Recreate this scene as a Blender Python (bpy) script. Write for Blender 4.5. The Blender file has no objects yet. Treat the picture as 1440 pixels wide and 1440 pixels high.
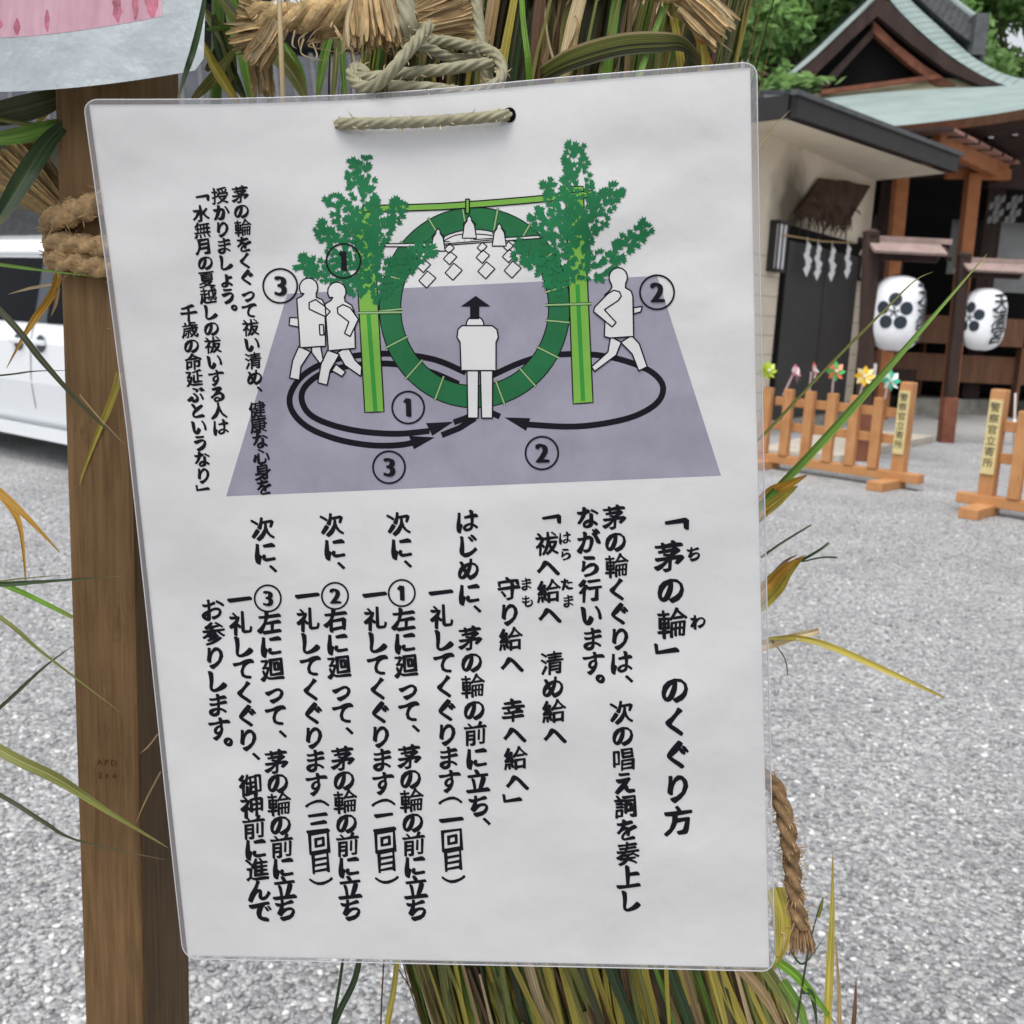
import bpy, math, random
import numpy as np
from mathutils import Vector, Matrix, noise as mnoise
random.seed(7); np.random.seed(7)
SC = bpy.context.scene
COL = SC.collection
R_ = math.radians

# ---------------------------------------------------------------- camera, sky, sun, exposure
F = 1440.0
up_c = Vector((372, 7600, 1440)).normalized()          # world up seen in camera axes (x right, y up, z back)
fw_c = Vector((0, 0, -1)); fw_c = (fw_c - up_c * fw_c.dot(up_c)).normalized()
rt_c = fw_c.cross(up_c)
ROT = Matrix((rt_c, fw_c, up_c))                        # camera axes -> world axes
CAM = Vector((0, 0, 1.45))
cd = bpy.data.cameras.new('camera'); cam = bpy.data.objects.new('camera', cd); COL.objects.link(cam)
cam.matrix_world = Matrix.Translation(CAM) @ ROT.to_4x4()
cd.sensor_width = 36; cd.lens = 36; cd.clip_start = 0.01; cd.clip_end = 2000
cd.dof.use_dof = True; cd.dof.focus_distance = 0.485; cd.dof.aperture_fstop = 25
SC.camera = cam
w = bpy.data.worlds.new('World'); SC.world = w; w.use_nodes = True
nt = w.node_tree; bg = nt.nodes['Background']
sky = nt.nodes.new('ShaderNodeTexSky'); sky.sky_type = 'NISHITA'; sky.sun_disc = False
SUN_EL, SUN_AZ = R_(66), R_(205)
sky.sun_elevation = SUN_EL; sky.sun_rotation = SUN_AZ; sky.dust_density = 4; sky.air_density = 1.2
hs = nt.nodes.new('ShaderNodeHueSaturation'); hs.inputs['Saturation'].default_value = 0.22
nt.links.new(sky.outputs[0], hs.inputs['Color']); nt.links.new(hs.outputs[0], bg.inputs['Color'])
bg.inputs['Strength'].default_value = 0.15
sl = bpy.data.lights.new('sun', 'SUN'); sun = bpy.data.objects.new('sun', sl); COL.objects.link(sun)
sl.energy = 1.3; sl.angle = R_(35); sl.color = (1, 0.97, 0.93)
sdir = Vector((math.sin(SUN_AZ) * math.cos(SUN_EL), math.cos(SUN_AZ) * math.cos(SUN_EL), math.sin(SUN_EL)))
sun.rotation_euler = sdir.to_track_quat('Z', 'Y').to_euler()
SC.view_settings.view_transform = 'Standard'; SC.view_settings.look = 'None'
SC.view_settings.exposure = 0.42; SC.view_settings.gamma = 1
SC.cycles.max_bounces = 8; SC.cycles.transparent_max_bounces = 16

# ---------------------------------------------------------------- helpers
def ray(px, py): return ROT @ Vector(((px - 720) / F, (720 - py) / F, -1))
def P(px, py, z): return CAM + ray(px, py) * z          # z = distance along the lens axis
def at(px, py, Y): r = ray(px, py); return CAM + r * (Y / r.y)
def gp(px, py): r = ray(px, py); return CAM + r * (-CAM.z / r.z)
def V(*a): return Vector(a)
def atz(px, py, z): r = ray(px, py); return CAM + r * ((z - CAM.z) / r.z)

def tag(o, label=None, cat=None, group=None, kind=None):
    if label: o['label'] = label
    if cat: o['category'] = cat
    if group: o['group'] = group
    if kind: o['kind'] = kind
    return o
def thing(name, label, cat, loc=(0, 0, 0), group=None):
    o = bpy.data.objects.new(name, None); COL.objects.link(o); o.location = loc
    o.empty_display_size = 0.1
    return tag(o, label, cat, group)

class MB:
    def __init__(s): s.v = []; s.f = []; s.m = []; s.uv = None
    def add(s, vs, fs, mi=0):
        n = len(s.v); s.v.extend([tuple(a) for a in vs])
        s.f.extend([tuple(i + n for i in f) for f in fs]); s.m.extend([mi] * len(fs))
    def quad(s, a, b, c, d, mi=0): s.add([a, b, c, d], [(0, 1, 2, 3)], mi)
    def box(s, c, size, ax=None, mi=0):
        X, Y, Z = ax or (V(1, 0, 0), V(0, 1, 0), V(0, 0, 1)); c = Vector(c)
        hx, hy, hz = X * (size[0] / 2), Y * (size[1] / 2), Z * (size[2] / 2)
        vs = [c + hx * i + hy * j + hz * k for k in (-1, 1) for j in (-1, 1) for i in (-1, 1)]
        s.add(vs, [(0, 2, 3, 1), (4, 5, 7, 6), (0, 1, 5, 4), (2, 6, 7, 3), (0, 4, 6, 2), (1, 3, 7, 5)], mi)
    def bar(s, a, b, w, h, upv=V(0, 0, 1), mi=0):       # square bar from a to b
        a = Vector(a); b = Vector(b); d = (b - a); L = d.length; d.normalize()
        y = upv.cross(d).normalized(); z = d.cross(y)
        s.box((a + b) / 2, (L, w, h), (d, y, z), mi)
    def tube(s, pts, rad, n=8, mi=0, lobes=0, pitch=0.03, depth=0.25, cap=True, flat=1.0):
        pts = [Vector(p) for p in pts]; k = len(pts)
        rad = rad if isinstance(rad, (list, tuple)) else [rad] * k
        T = [(pts[min(i + 1, k - 1)] - pts[max(i - 1, 0)]).normalized() for i in range(k)]
        nrm = T[0].orthogonal().normalized(); vs = []; L = 0
        for i in range(k):
            nrm = (nrm - T[i] * nrm.dot(T[i])).normalized(); bn = T[i].cross(nrm)
            if i: L += (pts[i] - pts[i - 1]).length
            for j in range(n):
                t = 2 * math.pi * j / n; r = rad[i]
                if lobes: r *= 1 - depth + depth * abs(math.sin(lobes / 2 * (t + 2 * math.pi * L / pitch)))
                vs.append(pts[i] + nrm * (math.cos(t) * r) + bn * (math.sin(t) * r * flat))
        fs = [(i * n + j, i * n + (j + 1) % n, (i + 1) * n + (j + 1) % n, (i + 1) * n + j) for i in range(k - 1) for j in range(n)]
        if cap: fs += [tuple(range(n))[::-1], tuple((k - 1) * n + j for j in range(n))]
        s.add(vs, fs, mi)
    def lathe(s, c, prof, n=24, mi=0, ax=None):         # prof: (r, z) rings about c
        X, Y, Z = ax or (V(1, 0, 0), V(0, 1, 0), V(0, 0, 1)); c = Vector(c); vs = []
        for r, z in prof:
            for j in range(n):
                t = 2 * math.pi * j / n; vs.append(c + X * (r * math.cos(t)) + Y * (r * math.sin(t)) + Z * z)
        k = len(prof)
        fs = [(i * n + j, i * n + (j + 1) % n, (i + 1) * n + (j + 1) % n, (i + 1) * n + j) for i in range(k - 1) for j in range(n)]
        fs += [tuple(range(n))[::-1], tuple((k - 1) * n + j for j in range(n))]
        s.add(vs, fs, mi)
    def grid(s, fn, nu, nv, mi=0, uv=False):
        vs = [fn(i / nu, j / nv) for j in range(nv + 1) for i in range(nu + 1)]
        fs = [(j * (nu + 1) + i, j * (nu + 1) + i + 1, (j + 1) * (nu + 1) + i + 1, (j + 1) * (nu + 1) + i) for j in range(nv) for i in range(nu)]
        s.add(vs, fs, mi)
        if uv:
            s.uv = s.uv or []
            s.uv += [(i / nu, j / nv) for j in range(nv + 1) for i in range(nu + 1)]
    def build(s, name, mats, parent=None, smooth=False, bevel=0, label=None):
        me = bpy.data.meshes.new(name); me.from_pydata(s.v, [], s.f)
        mats = mats if isinstance(mats, (list, tuple)) else [mats]
        for m in mats: me.materials.append(m)
        if len(mats) > 1: me.polygons.foreach_set('material_index', s.m)
        if smooth: me.polygons.foreach_set('use_smooth', [True] * len(me.polygons))
        if s.uv and len(s.uv) == len(me.vertices):
            ul = me.uv_layers.new(name='UVMap')
            for lp in me.loops: ul.data[lp.index].uv = s.uv[lp.vertex_index]
        me.update()
        o = bpy.data.objects.new(name, me); COL.objects.link(o)
        if parent is not None:
            o.parent = parent
            bpy.context.view_layer.update() if False else None
            o.matrix_parent_inverse = Matrix.Translation(-Vector(parent.location)) if parent.parent is None else Matrix.Identity(4)
            if parent.type == 'MESH': o.matrix_parent_inverse = Matrix.Identity(4)
        if bevel:
            b = o.modifiers.new('bevel', 'BEVEL'); b.width = bevel; b.segments = 2; b.limit_method = 'ANGLE'
        if label: o['label'] = label
        return o

def smooth_pts(pts, n=8):                               # Catmull-Rom through points (tuples or vectors)
    P_ = [Vector(p) for p in pts]; out = []
    for i in range(len(P_) - 1):
        p0 = P_[max(i - 1, 0)]; p1 = P_[i]; p2 = P_[i + 1]; p3 = P_[min(i + 2, len(P_) - 1)]
        for k in range(n):
            t = k / n
            out.append(0.5 * ((2 * p1) + (p2 - p0) * t + (2 * p0 - 5 * p1 + 4 * p2 - p3) * t * t + (3 * p1 - p0 - 3 * p2 + p3) * t ** 3))
    out.append(P_[-1]); return out
def lerp_poly(pts, t):
    t = min(max(t, 0), 1) * (len(pts) - 1); i = min(int(t), len(pts) - 2); f = t - i
    return Vector(pts[i]).lerp(Vector(pts[i + 1]), f)

# ---------------------------------------------------------------- materials
def mat(name, col, rough=0.6, spec=0.5, metal=0, var=0.0, scale=20, stretch=(1, 1, 1), bump=0, bscale=None, bdist=0.002, coat=0, hue=None, coords='Object', detail=5, trans=0, coatrough=0.1):
    m = bpy.data.materials.new(name); m.use_nodes = True; n = m.node_tree; b = n.nodes['Principled BSDF']
    b.inputs['Base Color'].default_value = (*col, 1); b.inputs['Roughness'].default_value = rough
    b.inputs['Specular IOR Level'].default_value = spec; b.inputs['Metallic'].default_value = metal
    b.inputs['Coat Weight'].default_value = coat; b.inputs['Coat Roughness'].default_value = coatrough
    if var or bump:
        tc = n.nodes.new('ShaderNodeTexCoord'); mp = n.nodes.new('ShaderNodeMapping'); mp.inputs['Scale'].default_value = stretch
        n.links.new(tc.outputs[coords], mp.inputs[0])
        nz = n.nodes.new('ShaderNodeTexNoise'); nz.inputs['Scale'].default_value = scale; nz.inputs['Detail'].default_value = detail
        nz.inputs['Roughness'].default_value = 0.65
        n.links.new(mp.outputs[0], nz.inputs['Vector'])
        if var:
            r = n.nodes.new('ShaderNodeValToRGB'); n.links.new(nz.outputs['Fac'], r.inputs[0])
            c2 = hue or col
            r.color_ramp.elements[0].position = 0.3; r.color_ramp.elements[1].position = 0.7
            r.color_ramp.elements[0].color = (*[max(c * (1 - var), 0) for c in col], 1)
            r.color_ramp.elements[1].color = (*[min(c * (1 + var), 1) for c in c2], 1)
            n.links.new(r.outputs[0], b.inputs['Base Color'])
        if bump:
            bp = n.nodes.new('ShaderNodeBump'); bp.inputs['Strength'].default_value = bump; bp.inputs['Distance'].default_value = bdist
            if bscale:
                nz2 = n.nodes.new('ShaderNodeTexNoise'); nz2.inputs['Scale'].default_value = bscale; nz2.inputs['Detail'].default_value = 4
                n.links.new(mp.outputs[0], nz2.inputs['Vector']); n.links.new(nz2.outputs['Fac'], bp.inputs['Height'])
            else: n.links.new(nz.outputs['Fac'], bp.inputs['Height'])
            n.links.new(bp.outputs[0], b.inputs['Normal'])
    if trans:
        out = n.nodes['Material Output']; tr = n.nodes.new('ShaderNodeBsdfTranslucent'); mx = n.nodes.new('ShaderNodeMixShader')
        mx.inputs[0].default_value = trans
        if b.inputs['Base Color'].links: n.links.new(b.inputs['Base Color'].links[0].from_socket, tr.inputs[0])
        else: tr.inputs[0].default_value = (*col, 1)
        n.links.new(b.outputs[0], mx.inputs[1]); n.links.new(tr.outputs[0], mx.inputs[2]); n.links.new(mx.outputs[0], out.inputs[0])
    return m

M = {}
def leafmat(k, col, var=0.35):
    """reed leaf: lengthwise veins, blotches, a paler midrib and a dried tip, from the blade's own u (across) and v (along)"""
    m = bpy.data.materials.new(k); m.use_nodes = True; n = m.node_tree; b = n.nodes['Principled BSDF']; L = n.links.new
    tc = n.nodes.new('ShaderNodeTexCoord'); sp = n.nodes.new('ShaderNodeSeparateXYZ'); L(tc.outputs['UV'], sp.inputs[0])
    def noise_(sx, sy, det=3):
        mp = n.nodes.new('ShaderNodeMapping'); mp.inputs['Scale'].default_value = (sx, sy, 1); L(tc.outputs['UV'], mp.inputs[0])
        z = n.nodes.new('ShaderNodeTexNoise'); z.inputs['Scale'].default_value = 1; z.inputs['Detail'].default_value = det; L(mp.outputs[0], z.inputs['Vector']); return z
    def math_(op, x, y=None, v=0.5):
        q = n.nodes.new('ShaderNodeMath'); q.operation = op; L(x, q.inputs[0])
        if y is not None: L(y, q.inputs[1])
        else: q.inputs[1].default_value = v
        return q.outputs[0]
    vein = noise_(16, .6, 2); blot = noise_(1.7, 2.6, 5)
    mixf = math_('ADD', math_('MULTIPLY', vein.outputs['Fac'], v=.55), math_('MULTIPLY', blot.outputs['Fac'], v=.45))
    r = n.nodes.new('ShaderNodeValToRGB'); L(mixf, r.inputs[0]); e = r.color_ramp.elements
    e[0].position = .36; e[0].color = (*[c * .50 for c in col], 1); e[1].position = .66; e[1].color = (*[min(c * 1.65 + .012, 1) for c in col], 1)
    fu = math_('FRACT', sp.outputs['X']); dist = math_('ABSOLUTE', math_('SUBTRACT', fu, v=.5)); rib = math_('LESS_THAN', dist, v=.055)
    mx = n.nodes.new('ShaderNodeMix'); mx.data_type = 'RGBA'; L(math_('MULTIPLY', rib, v=.45), mx.inputs[0]); L(r.outputs[0], mx.inputs[6]); mx.inputs[7].default_value = (*[min(c * 2.0 + .05, .8) for c in col], 1)
    fv = math_('FRACT', sp.outputs['Y']); mr = n.nodes.new('ShaderNodeMapRange'); L(math_('ADD', fv, math_('MULTIPLY', blot.outputs['Fac'], v=.35)), mr.inputs[0])
    mr.inputs[1].default_value = .98; mr.inputs[2].default_value = 1.2; mr.inputs[3].default_value = 0; mr.inputs[4].default_value = .8
    m2 = n.nodes.new('ShaderNodeMix'); m2.data_type = 'RGBA'; L(mr.outputs[0], m2.inputs[0]); L(mx.outputs[2], m2.inputs[6]); m2.inputs[7].default_value = (.26, .17, .07, 1)
    L(m2.outputs[2], b.inputs['Base Color']); b.inputs['Roughness'].default_value = .42; b.inputs['Specular IOR Level'].default_value = .45
    bp = n.nodes.new('ShaderNodeBump'); bp.inputs['Strength'].default_value = .5; bp.inputs['Distance'].default_value = .0006; L(vein.outputs['Fac'], bp.inputs['Height']); L(bp.outputs[0], b.inputs['Normal'])
    tr = n.nodes.new('ShaderNodeBsdfTranslucent'); L(m2.outputs[2], tr.inputs[0]); xs = n.nodes.new('ShaderNodeMixShader'); xs.inputs[0].default_value = .25
    L(b.outputs[0], xs.inputs[1]); L(tr.outputs[0], xs.inputs[2]); L(xs.outputs[0], n.nodes['Material Output'].inputs[0]); M[k] = m
leafmat('leaf_green', (0.13, 0.25, 0.035)); leafmat('leaf_dark', (0.03, 0.06, 0.018)); leafmat('leaf_olive', (0.18, 0.19, 0.045))
leafmat('leaf_yellow', (0.43, 0.35, 0.06)); leafmat('leaf_ochre', (0.45, 0.24, 0.03)); leafmat('leaf_tan', (0.36, 0.25, 0.12))
leafmat('leaf_straw', (0.55, 0.43, 0.25)); leafmat('leaf_brown', (0.12, 0.06, 0.03)); leafmat('leaf_purple', (0.15, 0.06, 0.055)); leafmat('leaf_bright', (0.14, 0.30, 0.02))
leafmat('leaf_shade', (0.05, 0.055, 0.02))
M['straw'] = mat('straw', (0.50, 0.35, 0.17), 0.75, 0.2, var=0.5, scale=110, bump=0.6, bscale=420, bdist=.0008)
M['straw_core'] = mat('straw_core', (0.12, 0.085, 0.04), 0.9, 0.1, var=0.4, scale=60)
M['jute'] = mat('jute', (0.36, 0.24, 0.125), 0.85, 0.15, var=0.55, scale=160, bump=0.5, bscale=600, bdist=.0006)
M['twine'] = mat('twine', (0.27, 0.255, 0.17), 0.7, 0.3, var=0.25, scale=140, bump=0.5, bscale=320, bdist=.0008)
M['jute_dark'] = mat('jute_dark', (0.20, 0.125, 0.065), 0.85, 0.15, var=0.55, scale=160, bump=0.5, bscale=600, bdist=.0006)
M['ink'] = mat('ink', (0.012, 0.012, 0.016), 0.3, 0.4)
M['hole'] = mat('hole', (0.006, 0.006, 0.006), 0.9, 0.0)

def wood(name, c1, c2, sc=1.0, ax='z', knots=True, rough=0.65):
    m = bpy.data.materials.new(name); m.use_nodes = True; n = m.node_tree; b = n.nodes['Principled BSDF']
    tc = n.nodes.new('ShaderNodeTexCoord'); mp = n.nodes.new('ShaderNodeMapping'); n.links.new(tc.outputs['Object'], mp.inputs[0])
    mp.inputs['Scale'].default_value = {'z': (1, 1, 0.05), 'x': (0.05, 1, 1)}[ax]
    nz = n.nodes.new('ShaderNodeTexNoise'); nz.inputs['Scale'].default_value = 260 * sc; nz.inputs['Roughness'].default_value = .7; nz.inputs['Detail'].default_value = 8; nz.inputs['Distortion'].default_value = .6
    n.links.new(mp.outputs[0], nz.inputs['Vector'])
    n2 = n.nodes.new('ShaderNodeTexNoise'); n2.inputs['Scale'].default_value = 9 * sc; n2.inputs['Detail'].default_value = 3
    n.links.new(tc.outputs['Object'], n2.inputs['Vector'])
    mx = n.nodes.new('ShaderNodeMix'); mx.data_type = 'FLOAT'; mx.inputs[0].default_value = 0.45
    n.links.new(nz.outputs['Fac'], mx.inputs[2]); n.links.new(n2.outputs['Fac'], mx.inputs[3])
    r = n.nodes.new('ShaderNodeValToRGB'); n.links.new(mx.outputs[0], r.inputs[0])
    r.color_ramp.elements[0].position = 0.36; r.color_ramp.elements[1].position = 0.64
    r.color_ramp.elements[0].color = (*c1, 1); r.color_ramp.elements[1].color = (*c2, 1)
    m3 = n.nodes.new('ShaderNodeMapping'); m3.inputs['Scale'].default_value = (38 * sc, 38 * sc, 9 * sc); n.links.new(tc.outputs['Object'], m3.inputs[0])
    n3 = n.nodes.new('ShaderNodeTexNoise'); n3.inputs['Scale'].default_value = 1; n3.inputs['Detail'].default_value = 7; n3.inputs['Roughness'].default_value = .75; n.links.new(m3.outputs[0], n3.inputs['Vector'])
    mr = n.nodes.new('ShaderNodeMapRange'); mr.inputs[1].default_value = .60; mr.inputs[2].default_value = .70; mr.inputs[3].default_value = 0; mr.inputs[4].default_value = .6; n.links.new(n3.outputs['Fac'], mr.inputs[0])
    mk = n.nodes.new('ShaderNodeMix'); mk.data_type = 'RGBA'; n.links.new(mr.outputs[0], mk.inputs[0]); n.links.new(r.outputs[0], mk.inputs[6]); mk.inputs[7].default_value = (*[c * .42 for c in c1], 1)
    n.links.new(mk.outputs[2], b.inputs['Base Color']); b.inputs['Roughness'].default_value = rough; b.inputs['Specular IOR Level'].default_value = 0.25
    bp = n.nodes.new('ShaderNodeBump'); bp.inputs['Strength'].default_value = 0.25; bp.inputs['Distance'].default_value = 0.003
    n.links.new(nz.outputs['Fac'], bp.inputs['Height']); n.links.new(bp.outputs[0], b.inputs['Normal'])
    return m
M['post'] = wood('post_wood', (0.085, 0.046, 0.018), (0.225, 0.132, 0.058))
M['stamp'] = mat('stamp_ink', (0.075, 0.032, 0.014), 0.8, 0.1)
M['barrier'] = wood('barrier_wood', (0.38, 0.175, 0.07), (0.54, 0.28, 0.12), 0.5)
M['darkwood'] = mat('dark_wood', (0.045, 0.028, 0.024), 0.7, 0.2, var=0.3, scale=6, stretch=(1, 1, 0.2))
M['midwood'] = mat('mid_wood', (0.15, 0.075, 0.045), 0.7, 0.2, var=0.3, scale=6, stretch=(1, 1, 0.2))
M['redwood'] = mat('red_wood', (0.17, 0.065, 0.04), 0.7, 0.2, var=0.35, scale=5)
M['orange'] = mat('orange_paint', (0.36, 0.135, 0.05), 0.6, 0.3, var=0.2, scale=4)
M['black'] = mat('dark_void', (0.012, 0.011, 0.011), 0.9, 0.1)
M['cream'] = mat('cream_plaster', (0.76, 0.69, 0.57), 0.85, 0.1, var=0.07, scale=3)
M['fascia'] = mat('black_fascia', (0.022, 0.020, 0.020), 0.5, 0.4, var=0.25, scale=4)
M['door'] = mat('door_panel', (0.04, 0.042, 0.042), 0.5, 0.3, var=0.15, scale=3)
M['glass'] = mat('shoji_glass', (0.24, 0.25, 0.25), 0.35, 0.5, var=0.2, scale=2)
M['white'] = mat('white_paper', (0.8, 0.8, 0.82), 0.7, 0.2)
M['lantern'] = mat('lantern_paper', (0.86, 0.88, 0.92), 0.5, 0.3, var=0.04, scale=8)
M['crest'] = mat('crest_ink', (0.03, 0.04, 0.055), 0.6, 0.2)
M['stone'] = mat('stone', (0.28, 0.27, 0.24), 0.85, 0.2, var=0.3, scale=6, bump=0.3, bscale=30, bdist=0.02)
M['slab'] = mat('pale_slab', (0.45, 0.41, 0.35), 0.85, 0.2, var=0.12, scale=4)
M['plate'] = mat('cream_plate', (0.62, 0.52, 0.25), 0.45, 0.4, var=0.06, scale=8)
M['van'] = mat('van_paint', (0.74, 0.77, 0.80), 0.25, 0.5, coat=0.6)
M['vanglass'] = mat('van_glass', (0.003, 0.004, 0.006), 0.06, 0.05)
M['vanpillar'] = mat('van_pillar', (0.05, 0.06, 0.075), 0.4, 0.4)
M['chrome'] = mat('chrome', (0.7, 0.7, 0.7), 0.2, 0.5, metal=0.9)
M['tyre'] = mat('tyre', (0.02, 0.02, 0.02), 0.85, 0.2)
M['tile'] = mat('roof_tile', (0.085, 0.088, 0.095), 0.55, 0.4, var=0.3, scale=8)
M['bark'] = mat('bark', (0.07, 0.05, 0.035), 0.9, 0.1, var=0.4, scale=8, bump=0.6, bscale=15, bdist=0.03)
M['foliage'] = mat('foliage', (0.19, 0.34, 0.11), 0.5, 0.3, var=0.5, scale=1.1, trans=0.4, hue=(0.22, 0.37, 0.12))
M['foliage_dark'] = mat('foliage_dark', (0.085, 0.16, 0.06), 0.55, 0.3, var=0.5, scale=1.2, trans=0.2)

def copper_mat(axis='Y', reps=22):
    m = bpy.data.materials.new('copper_roof'); m.use_nodes = True; n = m.node_tree; b = n.nodes['Principled BSDF']
    tc = n.nodes.new('ShaderNodeTexCoord'); sp = n.nodes.new('ShaderNodeSeparateXYZ'); n.links.new(tc.outputs['UV'], sp.inputs[0])
    mu = n.nodes.new('ShaderNodeMath'); mu.operation = 'MULTIPLY'; mu.inputs[1].default_value = reps; n.links.new(sp.outputs[axis], mu.inputs[0])
    fr = n.nodes.new('ShaderNodeMath'); fr.operation = 'FRACT'; n.links.new(mu.outputs[0], fr.inputs[0])
    gt = n.nodes.new('ShaderNodeMath'); gt.operation = 'GREATER_THAN'; gt.inputs[1].default_value = 0.84; n.links.new(fr.outputs[0], gt.inputs[0])
    nz = n.nodes.new('ShaderNodeTexNoise'); nz.inputs['Scale'].default_value = 1.4; nz.inputs['Detail'].default_value = 6; n.links.new(tc.outputs['Object'], nz.inputs['Vector'])
    r = n.nodes.new('ShaderNodeValToRGB'); n.links.new(nz.outputs['Fac'], r.inputs[0])
    r.color_ramp.elements[0].position = 0.3; r.color_ramp.elements[0].color = (0.23, 0.305, 0.29, 1)
    r.color_ramp.elements[1].position = 0.7; r.color_ramp.elements[1].color = (0.33, 0.40, 0.385, 1)
    mx = n.nodes.new('ShaderNodeMix'); mx.data_type = 'RGBA'; n.links.new(gt.outputs[0], mx.inputs[0]); n.links.new(r.outputs[0], mx.inputs[6])
    mx.inputs[7].default_value = (0.13, 0.18, 0.18, 1); n.links.new(mx.outputs[2], b.inputs['Base Color']); b.inputs['Roughness'].default_value = 0.55
    bp = n.nodes.new('ShaderNodeBump'); bp.inputs['Strength'].default_value = 0.6; bp.inputs['Distance'].default_value = 0.02
    n.links.new(fr.outputs[0], bp.inputs['Height']); n.links.new(bp.outputs[0], b.inputs['Normal'])
    return m
M['copper'] = copper_mat(); M['copper_strip'] = copper_mat('X', 30)
M['weathered'] = mat('weathered_copper', (0.40, 0.36, 0.24), 0.6, 0.3, var=0.25, scale=2)

def gravel_mat():
    m = bpy.data.materials.new('gravel'); m.use_nodes = True; n = m.node_tree; b = n.nodes['Principled BSDF']
    tc = n.nodes.new('ShaderNodeTexCoord')
    def vor(sc):
        v = n.nodes.new('ShaderNodeTexVoronoi'); v.inputs['Scale'].default_value = sc; n.links.new(tc.outputs['Object'], v.inputs['Vector']); return v
    v1 = vor(78); v2 = vor(180)
    sp = n.nodes.new('ShaderNodeSeparateColor'); n.links.new(v1.outputs['Color'], sp.inputs[0])
    r = n.nodes.new('ShaderNodeValToRGB'); n.links.new(sp.outputs[0], r.inputs[0])
    e = r.color_ramp.elements; e[0].position = 0; e[0].color = (0.19, 0.19, 0.195, 1); e[1].position = 1; e[1].color = (0.64, 0.64, 0.64, 1)
    x = e.new(0.35); x.color = (0.32, 0.325, 0.335, 1); x = e.new(0.8); x.color = (0.44, 0.44, 0.445, 1)
    nz = n.nodes.new('ShaderNodeTexNoise'); nz.inputs['Scale'].default_value = 1.3; nz.inputs['Detail'].default_value = 5; n.links.new(tc.outputs['Object'], nz.inputs['Vector'])
    mr = n.nodes.new('ShaderNodeMapRange'); mr.inputs[1].default_value = 0.3; mr.inputs[2].default_value = 0.7; mr.inputs[3].default_value = 0.85; mr.inputs[4].default_value = 1.12
    n.links.new(nz.outputs['Fac'], mr.inputs[0])
    mu = n.nodes.new('ShaderNodeMix'); mu.data_type = 'RGBA'; mu.blend_type = 'MULTIPLY'; mu.inputs[0].default_value = 1
    n.links.new(r.outputs[0], mu.inputs[6]); n.links.new(mr.outputs[0], mu.inputs[7]); n.links.new(mu.outputs[2], b.inputs['Base Color'])
    b.inputs['Roughness'].default_value = 0.8; b.inputs['Specular IOR Level'].default_value = 0.3
    ad = n.nodes.new('ShaderNodeMath'); ad.operation = 'MULTIPLY_ADD'; n.links.new(v2.outputs['Distance'], ad.inputs[0]); ad.inputs[1].default_value = 0.4; n.links.new(v1.outputs['Distance'], ad.inputs[2])
    iv = n.nodes.new('ShaderNodeMath'); iv.operation = 'MULTIPLY'; iv.inputs[1].default_value = -1; n.links.new(ad.outputs[0], iv.inputs[0])
    bp = n.nodes.new('ShaderNodeBump'); bp.inputs['Strength'].default_value = 0.9; bp.inputs['Distance'].default_value = 0.012
    n.links.new(iv.outputs[0], bp.inputs['Height']); n.links.new(bp.outputs[0], b.inputs['Normal'])
    return m
M['gravel'] = gravel_mat()
M['paving'] = mat('paving', (0.36, 0.36, 0.35), 0.85, 0.2, var=0.15, scale=3, bump=0.2, bscale=60, bdist=0.01)

# ---------------------------------------------------------------- the setting: ground, paving
g = MB(); g.quad((-400, -400, 0), (400, -400, 0), (400, 400, 0), (-400, 400, 0)); tag(g.build('ground', M['gravel']), kind='structure')
g = MB(); q = [gp(980, 602), gp(1500, 628), gp(1560, 560), gp(980, 560)]
g.quad(*[V(p.x, p.y, 0.004) for p in q]); tag(g.build('path', M['paving']), kind='structure')

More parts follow.
